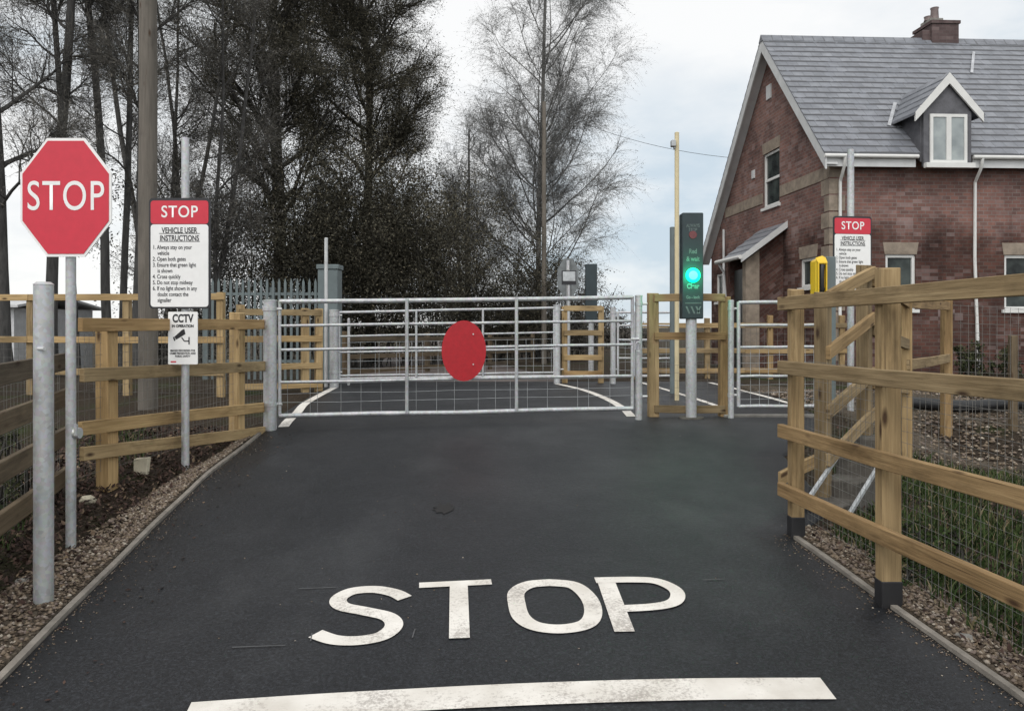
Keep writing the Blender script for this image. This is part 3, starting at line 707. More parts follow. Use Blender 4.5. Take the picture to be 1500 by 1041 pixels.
field_gate('second wide galvanised gate with netting on the far side of the crossing', (-2.66, 12.1), (.69, 12.88), 1.815, 1.905, .79, .79, (0, .36, .60, .95, 1), (0, .345, .655, 1), .022, .016, .018, (.45, .98, .16, .11, .0035))
# small pedestrian gates
gate_post('galvanised post of the small pedestrian gate beside the timber panel', 2.245, 8.05, .030, 1.855)
field_gate('small galvanised pedestrian gate with netted lower half by the fence corner', (2.32, 8.04), (3.12, 8.06), 1.842, 1.85, .78, .785, (0, .218, .43, .71, 1), (0, 1), .020, .015, .019, (.45, 1, .095, .07, .0022))
gate_post('grey post of the distant footpath gate beyond the crossing', 1.66, 12.9, .045, 1.90)
field_gate('small galvanised footpath gate on the far side, partly behind the near gate post', (1.74, 12.9), (2.62, 12.9), 1.83, 1.83, .79, .79, (0, .21, .43, .72, 1), (0, .3, 1), .020, .016, .02, (.45, 1, .12, .1, .003))
mb = MB(); mb.box((2.2, 8.13, .62), (3.3, 8.22, .685)); tag(mb.build('threshold_kerb', 'concrete', bevel=.006), kind='structure')
pole_thing('thin_post', 'thin grey post with a small bracket behind the far gate', -2.62, 12.6, .022, 1.72, 'galvanised', 'post')

# ------------------------------------------------------------------ signs
def octagon(cx, y, cz, hw, hh):
    k = math.tan(PI/8); return [Vector((cx+a*hw, y, cz+b*hh)) for a, b in ((-1, -k), (-k, -1), (k, -1), (1, -k), (1, k), (k, 1), (-k, 1), (-1, k))]
def stop_sign():
    x, y = -2.36, 4.2; z0 = gz(x, y)
    t = thing('stop_sign', 'octagonal red stop sign on a slim galvanised post', 'road sign', (x, y, z0))
    mb = MB(); mb.tube([(x, y, z0-.05), (x, y, 2.56)], .0255, 16); mb.build('post', 'galvanised', t, smooth=True)
    cz = 2.283; mb = MB(); mb.prism(octagon(x-.004, y-.040, cz, .241, .314), (0, .008, 0)); pl = mb.build('sign_plate', 'sign_white', t)
    mb = MB(); mb.prism(octagon(x-.004, y-.043, cz, .2285, .299), (0, .0028, 0)); mb.build('red_face', 'sign_red', pl)
    text_part('STOP', .222, (x-.004, y-.0445, cz), (1, 0, 0), (0, 0, 1), 'sign_white', pl, xs=.74, space=1.08, bold=.0005)
    for z in (cz-.16, cz+.14):
        mb = MB(); mb.tube([(x, y, z-.02), (x, y, z+.02)], .033, 12); mb.build('clip', 'galvanised', t, smooth=True)
    z = 1.03; mb = MB(); mb.tube([(x+.02, y, z), (x+.05, y, z)], .03, 10); mb.build('lug', 'galvanised', t, smooth=True)
    mb = MB(); mb.box((x+.035, y-.035, 1.02+.0), (x+.05, y-.02, 1.08)); mb.build('cable_clip', 'galvanised', t)
stop_sign()
def rrect(cx, y, cz, w, h, r, n=4):
    out = []
    for sx, sz, a0 in ((1, 1, 0), (-1, 1, 90), (-1, -1, 180), (1, -1, 270)):
        for k in range(n+1):
            a = math.radians(a0+90*k/n); out.append((cx+sx*(w/2-r)+r*math.cos(a), y, cz+sz*(h/2-r)+r*math.sin(a)))
    return out
BODY = ["1. Always stay on your", "    vehicle", "2. Open both gates", "3. Ensure that green light", "    is shown", "4. Cross quickly", "5. Do not stop midway", "6. If no light shown in any", "    doubt contact the", "    signaller"]
def instruction_sign(label, x, y, cz, w, h, pole_top, yaw=0, cctv=False, pole_r=.028, pole_dx=.0):
    z0 = gz(x, y)
    t = thing('instruction_sign', label, 'sign', (x, y, z0), 'red and white instruction signs')
    mb = MB(); mb.tube([(x+pole_dx, y+.05, z0-.05), (x+pole_dx, y+.05, pole_top)], pole_r, 14); mb.build('post', 'galvanised', t, smooth=True)
    R = Matrix.Rotation(yaw, 4, 'Z'); c0 = Vector((x, y, 0))
    def T(p): p = Vector(p)-c0; return c0+R@p
    def plate(nm, cx, dy, cz_, w_, h_, r_, th, mat, par):
        mb = MB(); mb.prism([T((px, y+dy, pz)) for px, _, pz in rrect(cx, 0, cz_, w_, h_, r_)], R@Vector((0, th, 0))); return mb.build(nm, mat, par)
    pl = plate('sign_plate', x, 0, cz, w, h, .03, .012, 'sign_black', t)
    rh = h*.225
    plate('red_panel', x, -.003, cz+h/2-rh/2-.014, w-.028, rh-.012, .022, .0028, 'sign_red', pl)
    wp = h-rh-.026; wc = cz-h/2+.014+wp/2
    plate('white_panel', x, -.003, wc, w-.028, wp, .022, .0028, 'sign_white', pl)
    ex = R@Vector((1, 0, 0)); off = lambda dx, z: T((x+dx, y-.0045, z))
    text_part('STOP', rh*.66, off(0, cz+h/2-rh/2-.014), ex, (0, 0, 1), 'sign_white', pl, xs=.88, space=1.10, bold=.0015)
    k = w/.459
    text_part('VEHICLE USER\nINSTRUCTIONS', .058*k, off(0, wc+wp/2-.075*k), ex, (0, 0, 1), 'sign_black', pl, name='heading', xs=.72, bold=.0012)
    for q, hw in ((.052, .155), (.111, .155)):
        mb = MB(); z = wc+wp/2-q*k-.016; mb.prism([off(-hw*k*.98, z-.002), off(hw*k*.98, z-.002), off(hw*k*.98, z+.002), off(-hw*k*.98, z+.002)], R@Vector((0, .001, 0))); mb.build('underline', 'sign_black', pl)
    text_part('\n'.join(BODY), .043*k, off(-w/2+.03, wc+wp/2-.150*k), ex, (0, 0, 1), 'sign_black', pl, name='instructions', align='LEFT', xs=.74, bold=.0006, line=1.02)
    if cctv:
        w2, h2 = .22, .393; cx, c2 = x+.022, 1.513
        p2 = plate('camera_notice', cx, .004, c2, w2, h2, .008, .008, 'sign_white', t); o2 = lambda dx, dz: T((cx+dx, y+.0022, c2+dz))
        text_part('CCTV', .082, o2(0, h2/2-.052), ex, (0, 0, 1), 'sign_black', p2, xs=.72, bold=.003)
        text_part('IN OPERATION', .028, o2(0, h2/2-.107), ex, (0, 0, 1), 'sign_black', p2, xs=.85, bold=.0012)
        text_part('IMAGES RECORDED FOR\nCRIME PREVENTION AND\nPUBLIC SAFETY', .021, o2(0, -.115), ex, (0, 0, 1), 'sign_black', p2, xs=.80, bold=.0006)
        mb = MB(); q = [(-.062, .010), (-.050, -.012), (.020, .030), (.012, .068), (-.005, .062)]; mb.prism([o2(a, b) for a, b in q], (0, .001, 0))
        mb.prism([o2(a, b) for a, b in [(-.074, .006), (-.064, -.022), (-.054, -.018), (-.064, .010)]], (0, .001, 0))
        for a, b in (((-.008, .005), (.012, -.022)), ((.012, -.022), (.045, -.022)), ((.047, .008), (.047, -.048))):
            A = o2(*a); B = o2(*b); mb.beam(A, B, .001, .008, (B-A).cross(Vector((0, 1, 0))))
        mb.build('camera_symbol', 'sign_black', p2)
        mb = MB(); mb.prism([o2(a, b) for a, b in [(-.09, -.182), (-.05, -.182), (-.05, -.172), (-.09, -.172)]], (0, .001, 0)); mb.build('red_mark', 'sign_red', p2)
    return t
instruction_sign('red and white instruction sign above a camera notice by the utility pole', -2.485, 5.87, 2.146, .459, .827, 3.02, 0, True, pole_dx=.022)
instruction_sign('red and white instruction sign in front of the brick house', 3.757, 8.66, 2.40, .459, .827, 3.56, .16, pole_r=.036, pole_dx=.0)

# signal
def signal(label, x, y, zt, zb, front=-1, lit=True):
    z0 = .66
    t = thing('crossing_signal', label, 'signal', (x, y, z0), 'crossing signals')
    w, d = .214, .15
    mb = MB(); mb.box((x-w/2, y-d/2, zb), (x+w/2, y+d/2, zt)); body = mb.build('housing', 'signal_case', t, bevel=.008)
    mb = MB(); mb.tube([(x, y, z0-.05), (x, y, zb+.01)], .055, 16); mb.build('post', 'galvanised', t, smooth=True)
    mb = MB(); mb.tube([(x, y, z0-.02), (x, y, z0+.018)], [.13, .125], 20); mb.build('base_collar', 'step_concrete', t, smooth=True)
    if not lit: return t
    yf = y-d/2
    o = lambda dz: (x, yf-.003, zt-dz)
    ex = (1, 0, 0); ez = (0, 0, 1)
    text_part('ALWAYS\nSTOP', .048, o(.155), ex, ez, 'panel_text', body, xs=.72, bold=.001, line=.9)
    text_part('Red\n& wait', .066, o(.43), ex, ez, 'panel_text', body, xs=.78, bold=.002, line=1.15)
    text_part('Clear', .070, o(.745), ex, ez, 'panel_text', body, xs=.80, bold=.003)
    text_part('Go - look', .044, o(.855), ex, ez, 'panel_text', body, xs=.80, bold=.002)
    for z, r, mt, nm in ((zt-.225, .042, 'red_lens', 'unlit_lamp'),):
        mb = MB(); mb.tube([(x, yf+.004, z), (x, yf-.008, z)], [r, r*.92], 24); mb.build(nm, mt, body, smooth=True)
    zl = 2.115
    mb = MB(); mb.tube([(x, yf+.004, zl), (x, yf-.010, zl), (x, yf-.020, zl)], [.078, .074, .040], 28); ln = mb.build('green_lamp', 'green_lens', body, smooth=True)
    mb = MB(); mb.tube([(x, yf-.018, zl), (x, yf-.026, zl)], [.046, .030], 24); mb.build('lamp_core', 'green_core', ln, smooth=True)
    mb = MB(); mb.box((x-.08, yf-.003, zt-.918), (x+.085, yf-.001, zt-.910)); mb.build('divider', 'panel_text', body)
    mb = MB()
    for k in range(3):
        a = x-.075+.05*k; mb.prism([(a, yf-.003, zt-.945), (a+.018, yf-.003, zt-.945), (a+.05, yf-.003, zt-1.02), (a+.032, yf-.003, zt-1.02)], (0, .002, 0))
    mb.prism([(x+.035, yf-.003, zt-1.02), (x+.05, yf-.003, zt-1.02), (x+.085, yf-.003, zt-.945), (x+.070, yf-.003, zt-.945)], (0, .002, 0))
    mb.build('chevron_symbol', 'panel_text', body)
    lt = bpy.data.lights.new('signal_glow', 'POINT'); lt.energy = 5.5; lt.color = (.0, 1, .42); lt.shadow_soft_size = .04
    lo = bpy.data.objects.new('signal_glow', lt); COL.objects.link(lo); lo.location = (x, yf-.10, zl)
    return t
signal('slim dark signal box showing a green light on a grey post', 1.826, 8.0, 2.748, 1.677)
signal('back of a dark signal box beyond the far gate', 1.49, 14.8, 2.77, 1.68, lit=False)
t = thing('stop_sign', 'grey back of an octagonal sign beyond the far gate', 'road sign', (1.32, 18.5, .55))
mb = MB(); mb.prism(octagon(1.32, 18.5, 2.74, .25, .46), (0, .01, 0)); mb.build('sign_plate', 'sign_back', t)
mb = MB(); mb.tube([(1.32, 18.46, .45), (1.32, 18.46, 3.15)], .05, 10); mb.build('post', 'galvanised', t, smooth=True)
t = thing('notice_sign', 'small pale notice board beside the far dark signal box', 'sign', (1.20, 16.6, .6))
mb = MB(); mb.box((1.05, 16.6, 2.48), (1.36, 16.615, 2.78)); pl = mb.build('sign_plate', 'sign_black', t)
mb = MB(); mb.box((1.075, 16.594, 2.56), (1.34, 16.598, 2.76)); mb.build('white_panel', 'sign_grey', pl)
mb = MB(); mb.tube([(1.2, 16.64, .5), (1.2, 16.64, 2.8)], .035, 10); mb.build('post', 'galvanised', t, smooth=True)

# yellow pole with camera
t = pole_thing('camera_pole', 'tall cream yellow pole with a small camera near its top', 2.10, 10, .029, 4.06, 'cream_paint', 'pole')
mb = MB(); mb.box((2.02, 9.93, 3.88), (2.075, 10.02, 3.96)); mb.build('camera', 'sign_grey', t, bevel=.005)
mb = MB(); mb.box((2.06, 9.98, 3.86), (2.11, 10.03, 3.92)); mb.build('bracket', 'sign_grey', t)
pole_thing('grey_post', 'plain grey post just left of the cream yellow pole', 2.25, 11, .040, 2.98, 'grey_paint', 'post')
# telephone
x, y = 3.30, 8.35
t = thing('telephone', 'yellow telephone on a grey post left of the right instruction sign', 'telephone', (x, y, gz(x, y)))
mb = MB(); mb.box((x+.03, y-.04, gz(x, y)-.05), (x+.13, y+.04, 2.34)); mb.build('post', 'grey_paint', t, bevel=.006)
z0 = 1.93; mb = MB()
prof_ = [(-.115, z0), (-.115, z0+.32), (-.09, z0+.38), (.02, z0+.40), (.02, z0)]
mb.prism([(x-.085, y-.04, z0), (x+.012, y-.06, z0), (x+.012, y-.06, z0+.385), (x-.02, y-.05, z0+.405), (x-.085, y-.04, z0+.37)], (0, .16, 0)); b = mb.build('housing', 'yellow_plastic', t, bevel=.012)
mb = MB(); mb.prism([(x-.085, y-.10, z0+.33), (x+.012, y-.11, z0+.33), (x+.012, y-.06, z0+.385), (x-.02, y-.05, z0+.405), (x-.085, y-.04, z0+.385)], (0, 0, .012)); mb.build('hood', 'yellow_plastic', b)
for dx in (-.085, .000):
    mb = MB(); mb.box((x+dx, y-.105, z0+.01), (x+dx+.012, y-.062, z0+.345)); mb.build('side_wing', 'yellow_plastic', b)
mb = MB(); mb.tube([(x-.030, y-.075, z0+.06), (x-.042, y-.095, z0+.10), (x-.042, y-.095, z0+.26), (x-.030, y-.075, z0+.31)], [.030, .020, .020, .030], 8); mb.box((x-.058, y-.066, z0+.03), (x-.006, y-.045, z0+.33)); mb.build('handset', 'black', b, smooth=True)
# utility pole
def utility_pole(label, x, y, r0, r1, zt, z0, mat='pole_wood'):
    t = thing('utility_pole', label, 'pole', (x, y, z0), 'wooden poles')
    mb = MB(); mb.tube([(x+.004*math.sin(k*2), y, z0-.1+(zt-z0+.1)*k/8) for k in range(9)], [r0+(r1-r0)*k/8 for k in range(9)], 16); mb.build('shaft', mat, t, smooth=True)
    return t
t = utility_pole('thick wooden utility pole rising out of the picture behind the left instruction sign', -4.08, 8.8, .105, .085, 8.2, gz(-4.08, 8.8))
mb = MB(); mb.box((-4.2, 8.68, 7.6), (-3.96, 8.72, 7.66)); mb.build('bracket', 'sign_grey', t)
t = utility_pole('distant straight wooden pole in front of the pale birch', 1.0, 24.5, .085, .060, 8.6, .45, 'pole_grey')
mb = MB(); mb.tube([Vector((1.0, 24.5, 8.45))*(1-s)+Vector((7.2, 21.5, 6.15))*s+Vector((0, 0, -1.1*4*s*(1-s)*.35)) for s in np.linspace(0, 1, 16)], .006, 4, False)
tag(mb.build('overhead_wire', 'dark_pipe', weld=False), 'thin overhead wire sagging from the distant pole toward the house', 'wire')
# small things on the verge
mb = MB(); c = at(205, 698, 5.62); zc = gz(c.x, c.y)
mb.prism([(c.x-.048, c.y, zc), (c.x+.040, c.y+.01, zc), (c.x+.052, c.y+.015, zc+.125), (c.x-.050, c.y+.005, zc+.118)], (0, .05, 0)); tag(mb.build('concrete_block', 'paper_tan', bevel=.006), 'small pale block propped upright on the left verge', 'block')
def rock(label, px, py, Y, r, mat='stones'):
    c = at(px, py, Y); bm = bmesh.new(); bmesh.ops.create_icosphere(bm, subdivisions=2, radius=r)
    for v in bm.verts: v.co *= random.uniform(.75, 1.15); v.co.z *= .6
    me = bpy.data.meshes.new('rock'); bm.to_mesh(me); bm.free(); me.materials.append(M[mat]); o = bpy.data.objects.new('rock', me); COL.objects.link(o)
    o.location = (c.x, c.y, gz(c.x, c.y)+r*.2); tag(o, label, 'rock')
rock('pale tan stone lying right of the stop sign post', 128, 735, 5.0, .05, 'paper_tan')
rock('small stone lying beside the bare galvanised post', 32, 845, 3.75, .03, 'concrete')
rock('dark stone on the right gravel verge below the netting', 1412, 915, 3.25, .035, 'concrete')
mb = MB(); mb.tube([(4.4+.25*k, 9.3+.05*math.sin(k), gz(4.4+.25*k, 9.3)+.09+.02*math.sin(k*1.3)) for k in range(11)], .07, 10); tag(mb.build('drain_pipe', 'dark_pipe', smooth=True), 'black flexible pipe lying on the gravel below the house', 'pipe')

# ------------------------------------------------------------------ shed, far left
t = thing('shed', 'pale grey shed glimpsed behind the far left fence', 'shed', (-11.6, 16.5, .6))
mb = MB(); mb.box((-13.6, 16, .5), (-10.15, 19, 1.98)); mb.build('wall', 'shed_grey', t)
mb = MB(); mb.prism([(-13.8, 15.8, 1.985), (-9.95, 15.8, 1.985), (-9.95, 17.5, 2.22), (-13.8, 17.5, 2.22)], (0, 0, .05)); mb.prism([(-13.8, 17.505, 2.22), (-9.95, 17.505, 2.22), (-9.95, 19.2, 1.985), (-13.8, 19.2, 1.985)], (0, 0, .05)); mb.build('roof', 'shed_grey', t)
mb = MB(); mb.box((-11.2, 15.985, .6), (-10.5, 15.998, 1.8)); mb.build('door', 'grey_paint', t)

# ------------------------------------------------------------------ house
HC = Vector((6.47, 16.0, 0)); fu = Vector((1, .05, 0)); fv = Vector((-.087, 1, 0))
def H(u, v, z): return HC+fu*u+fv*v+Vector((0, 0, z))
Z0 = .5; EZ = 5.10; PITCH = 1.097; RV = 2.80; RZ = EZ+PITCH*(RV+.30)
def roof_z(v): return RZ-PITCH*abs(v-RV)   # top of roof
HU = 9.0; VEND = 7.05
house = thing('brick_house', 'red brick house with a slate roof and a small dormer', 'house', tuple(HC+Vector((0, 0, .6))))
def holed(mb, org, ud, w, z0, ztop, holes, inn, rev=.10):
    "wall in plane org+ud*u, holes (u0,u1,z0,z1), ztop: function of u; inn: inward unit vector"
    cuts = sorted({0, w, *[h[0] for h in holes], *[h[1] for h in holes], *([RV] if ztop(0) != ztop(w) else [])})
    pt = lambda u, z: org+ud*u+Vector((0, 0, z))
    for a, b in zip(cuts[:-1], cuts[1:]):
        hs = sorted([h for h in holes if h[0] <= a+1e-6 and h[1] >= b-1e-6], key=lambda h: h[2]); zl = z0
        for h in hs:
            mb.quad([pt(a, zl), pt(b, zl), pt(b, h[2]), pt(a, h[2])], [(a, zl), (b, zl), (b, h[2]), (a, h[2])]); zl = h[3]
        mb.quad([pt(a, zl), pt(b, zl), pt(b, ztop(b)), pt(a, ztop(a))], [(a, zl), (b, zl), (b, ztop(b)), (a, ztop(a))])
    for u0, u1, a, b in holes:
        for p, q in (((u0, a), (u1, a)), ((u1, a), (u1, b)), ((u1, b), (u0, b)), ((u0, b), (u0, a))):
            mb.quad([pt(*p), pt(*q), pt(*q)+inn*rev, pt(*p)+inn*rev])
front_w = [(1.17, 1.80, 1.95, 3.07), (3.68, 4.32, 1.95, 3.07), (6.4, 7.0, 1.95, 3.07)]
gab_w = [(.55, 1.30, 2.45, 3.07), (2.38, 3.30, 4.49, 5.80), (6.15, 6.65, 2.3, 3.1)]
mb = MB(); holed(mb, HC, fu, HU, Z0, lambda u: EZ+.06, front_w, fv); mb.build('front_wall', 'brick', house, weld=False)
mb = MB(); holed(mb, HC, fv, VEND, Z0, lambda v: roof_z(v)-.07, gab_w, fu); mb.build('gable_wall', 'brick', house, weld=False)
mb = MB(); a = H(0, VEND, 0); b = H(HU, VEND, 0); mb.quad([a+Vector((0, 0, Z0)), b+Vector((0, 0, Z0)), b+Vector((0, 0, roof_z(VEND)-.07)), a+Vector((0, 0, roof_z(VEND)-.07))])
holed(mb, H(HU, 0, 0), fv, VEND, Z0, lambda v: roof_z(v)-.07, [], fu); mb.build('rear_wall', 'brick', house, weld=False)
def slab(mb, org, ux, uy, x0, x1, y0, y1, n0, n1):
    c = [(x0, y0), (x1, y0), (x1, y1), (x0, y1)]; lo = [org+ux*a+uy*b+n0 for a, b in c]; hi = [org+ux*a+uy*b+n1 for a, b in c]
    mb.prism(lo, n1-n0)
# window builder: plane org, axes ud, hole
def window(parent, org, ud, hole, inn, bars=(), glass='glass', sill=True, fr=.06, hbar=None):
    u0, u1, a, b = hole; P = lambda u, z, d: org+ud*u+Vector((0, 0, z))+inn*d
    mb = MB(); d0, d1 = .03, .085
    def bar(ua, ub, za, zb, e0=d0): mb.prism([P(ua, za, e0), P(ub, za, e0), P(ub, zb, e0), P(ua, zb, e0)], inn*(d1-e0))
    bar(u0, u0+fr, a, b); bar(u1-fr, u1, a, b); bar(u0+fr, u1-fr, a, a+fr); bar(u0+fr, u1-fr, b-fr, b)
    for q in bars: bar(q-.03, q+.03, a+fr, b-fr, d0+.004)
    if hbar: bar(u0+fr, u1-fr, hbar-.03, hbar+.03, d0+.006)
    w = mb.build('window', 'white_paint', parent, weld=False)
    mb = MB(); mb.quad([P(u0+fr*.6, a+fr*.6, .07), P(u1-fr*.6, a+fr*.6, .07), P(u1-fr*.6, b-fr*.6, .07), P(u0+fr*.6, b-fr*.6, .07)]); mb.build('pane', glass, w)
    if sill:
        mb = MB(); mb.prism([P(u0-.06, a-.07, -.05), P(u1+.06, a-.07, -.05), P(u1+.06, a-.003, -.05), P(u0-.06, a-.003, -.05)], inn*.12); mb.build('sill', 'white_paint', w)
    return w
for h in front_w:
    window(house, HC, fu, h, fv); u0, u1, a, b = h
    mb = MB(); P_ = lambda u, z: H(u, -.012, z)
    mb.prism([P_(u0-.02, b+.004), P_(u1+.02, b+.004), P_(u1+.06, b+.25), P_(u0-.06, b+.25)], fv*.03); mb.build('lintel', 'sandstone', house)
for i, h in enumerate(gab_w):
    window(house, HC, fv, h, fu, hbar=(5.15 if i == 1 else None)); u0, u1, a, b = h
    mb = MB(); P_ = lambda v, z: H(-.012, v, z)
    if i < 2: mb.prism([P_(u0-.02, b+.004), P_(u1+.02, b+.004), P_(u1+.06, b+.27), P_(u0-.06, b+.27)], fu*.03); mb.build('lintel', 'sandstone', house)
# band course + quoins
for v0, v1 in ((.05, 2.34), (3.34, 5.9)):
    mb = MB(); P_ = lambda v, z: H(-.015, v, z); mb.prism([P_(v0, 4.62), P_(v1, 4.62), P_(v1, 4.88), P_(v0, 4.88)], fu*.03); mb.build('band_course', 'sandstone', house)
mb = MB()
for k in range(12):
    z = .9+.34*k; a_, b_ = (.32, .20) if k % 2 else (.20, .34); 
    if z+.3 > EZ: break
    c0 = H(-.010, -.010, z); c1 = H(a_, -.010, z); c2 = H(-.010, b_, z); c3 = H(a_, b_, z)
    mb.prism([c0, c1, c3, c2], (0, 0, .31))
mb.build('quoins', 'sandstone', house)
# dark stain bricks come from the material; roof courses as real overlapping slates
nrmF = Vector((0, -PITCH, 1)); nrmF = nrmF.normalized()
def courses(mb, va, vb, u0, u1, n, th=.03):
    "slate courses from eaves (va) to ridge (vb) on the main roof"
    sl = math.hypot(vb-va, PITCH*(vb-va))
    for k in range(n):
        a = va+(vb-va)*k/n; b = va+(vb-va)*(k+1.0)/n
        za, zb = roof_z(a), roof_z(b); up = Vector((0, 0, th))
        c = [H(u0, a, za)+up, H(u1, a, za)+up, H(u1, b, zb)+up*.15, H(u0, b, zb)+up*.15]
        s0, s1 = sl*k/n, sl*(k+1)/n; uvs = [(u0, s0+.02), (u1, s0+.02), (u1, s1), (u0, s1)]
        uvs = [(p, k*.25+(0.002 if j < 2 else .248)) for j, (p, q) in enumerate(uvs)]
        mb.quad(c, uvs)
        d = [H(u0, a, za-.01), H(u1, a, za-.01), c[1], c[0]]; mb.quad(d, [(u0, k*.25), (u1, k*.25), (u1, k*.25+.01), (u0, k*.25+.01)])
        # verge end
        mb.quad([H(u0, a, za-.02), c[0], c[3], H(u0, b, zb-.02)]); mb.quad([H(u1, a, za-.02), c[1], c[2], H(u1, b, zb-.02)])
        mb.quad([H(u0, a, za-.02), H(u1, a, za-.02), H(u1, b, zb-.02), H(u0, b, zb-.02)])
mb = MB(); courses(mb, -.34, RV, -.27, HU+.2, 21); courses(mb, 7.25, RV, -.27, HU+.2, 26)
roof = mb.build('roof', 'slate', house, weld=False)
mb = MB(); mb.prism([H(-.28, RV-.12, RZ-.10), H(-.28, RV, RZ+.07), H(-.28, RV+.12, RZ-.10)], fu*(HU+.5)); mb.build('ridge_tiles', 'slate', roof)
# bargeboards on the gable
for va, vb in ((-.36, RV), (7.25, RV)):
    mb = MB(); P_ = lambda v, dz: H(-.265, v, roof_z(v)+dz); mb.prism([P_(va, -.30), P_(vb, -.33), P_(vb, -.025), P_(va, -.025)], fu*.035); mb.build('bargeboard', 'barge_white', roof)
    mb = MB(); P_ = lambda v, dz: H(-.228, v, roof_z(v)+dz); mb.quad([P_(va, -.20), P_(vb, -.20), H(.0, vb, roof_z(vb)-.20), H(.0, va, roof_z(va)-.20)]); mb.build('soffit', 'barge_white', roof)
# fascia, gutter, downpipes
GU = [(-.25, 1.62), (2.80, HU)]
for a, b in GU:
    mb = MB(); mb.prism([H(a, -.30, 4.80), H(b, -.30, 4.80), H(b, -.30, 5.03), H(a, -.30, 5.03)], fv*.03); mb.build('fascia', 'barge_white', roof)
    mb = MB(); mb.tube([H(a-.03, -.365, 5.00), H(b+.02, -.360, 5.00)], .040, 10); mb.build('gutter', 'white_paint', roof, smooth=True)
for u, wob in ((.14, 0), (2.96, .08)):
    mb = MB(); mb.tube([H(u, -.365, 4.98), H(u, -.34, 4.82), H(u+.05, -.07, 4.55), H(u+.05, -.06, 3.0), H(u+.05+wob, -.06, .75)], .032, 8); mb.build('downpipe', 'white_paint', house, smooth=True)
mb = MB(); mb.tube([H(-.05, 5.9, 4.3), H(-.05, 5.9, .8)], .035, 8); mb.build('downpipe', 'barge_white', house, smooth=True)
# vents on the gable
for v, z, s_ in ((2.95, 7.25, .13), (3.9, 5.45, .08)):
    mb = MB(); P_ = lambda a, b: H(-.03, v+a, z+b); mb.prism([P_(-s_, -s_*1.3), P_(s_, -s_*1.3), P_(s_, s_*1.3), P_(-s_, s_*1.3)], fu*.03); mb.build('vent', 'barge_white', house)
# dormer
DU0, DU1, DZ0, DZ1, DAP = 1.72, 2.70, 4.80, 5.88, 6.66
DC = (DU0+DU1)/2
dm = house
mb = MB(); pts = [(DU0, DZ0), (DU1, DZ0), (DU1, DZ1), (DC, DAP-.08), (DU0, DZ1)]
mb.prism([H(u, -.40, z) for u, z in pts], fv*.06); dw = mb.build('dormer', 'cheek_slate', house)
for u in (DU0, DU1):
    mb = MB(); mb.prism([H(u-.03, -.335, DZ0+.1), H(u-.03, -.335, DZ1), H(u-.03, 1.1, DZ1)], fu*.06); mb.build('cheek', 'cheek_slate', dw)
wh = (DU0+.12, DU1-.10, 4.86, 5.84)
def dwin():
    mb = MB(); u0, u1, a, b = wh; P = lambda u, z, d: H(u, -.43+d, z)
    def bar(ua, ub, za, zb, d=0): mb.prism([P(ua, za, d), P(ub, za, d), P(ub, zb, d), P(ua, zb, d)], fv*(.028-d))
    bar(u0, u0+.06, a, b); bar(u1-.06, u1, a, b); bar(u0+.06, u1-.06, a, a+.06); bar(u0+.06, u1-.06, b-.06, b); bar((u0+u1)/2-.05, (u0+u1)/2+.05, a+.06, b-.06, -.004)
    w = mb.build('window', 'white_paint', dw, weld=False)
    mb = MB(); mb.quad([P(u0+.04, a+.04, .016), P(u1-.04, a+.04, .016), P(u1-.04, b-.04, .016), P(u0+.04, b-.04, .016)]); mb.build('pane', 'blind_glass', dw)
    mb = MB(); mb.prism([P(u0-.12, a-.10, -.07), P(u1+.12, a-.10, -.07), P(u1+.12, a-.003, -.07), P(u0-.12, a-.003, -.07)], fv*.10); mb.build('sill', 'white_paint', dw)
dwin()
for sgn in (-1, 1):
    mb = MB(); e = DC+sgn*.72; ze = DAP-.84
    n = 5
    for k in range(n):
        f0, f1 = k/n, (k+1)/n
        A0 = (e+(DC-e)*f0, ze+(DAP-ze)*f0); A1 = (e+(DC-e)*f1, ze+(DAP-ze)*f1)
        vb0 = -.47; back = lambda z: RV-(RZ-z)/PITCH
        c = [H(A0[0], vb0, A0[1]+.035), H(A0[0], back(A0[1]), A0[1]+.035), H(A1[0], back(A1[1]), A1[1]+.01), H(A1[0], vb0, A1[1]+.01)]
        mb.quad(c, [(0, k*.25+.003), (1.5, k*.25+.003), (1.5, k*.25+.247), (0, k*.25+.247)])
        mb.quad([H(A0[0], vb0, A0[1]-.02), H(A0[0], back(A0[1]), A0[1]-.02), c[1], c[0]])
        mb.quad([H(A0[0], vb0, A0[1]-.02), c[0], c[3], H(A1[0], vb0, A1[1]-.02)])
    mb.build('dormer_roof', 'slate', dw, weld=False)
    mb = MB(); mb.prism([H(e-sgn*.02, -.475, ze-.14), H(e-sgn*.02, -.475, ze+.04), H(DC, -.475, DAP-.0), H(DC, -.475, DAP-.22)], fv*.04); mb.build('bargeboard', 'white_paint', dw)
mb = MB(); mb.beam(H(1.40, .27, roof_z(.27)+.055), H(1.88, .86, roof_z(.86)+.055), .07, .012, (0, -1, 1)); mb.build('flashing', 'lead', dw)
mb = MB(); mb.beam(H(4.2, 1.75, roof_z(1.75)+.05), H(4.7, 2.4, roof_z(2.4)+.05), .06, .012, (0, -1, 1)); mb.build('flashing', 'lead', roof)
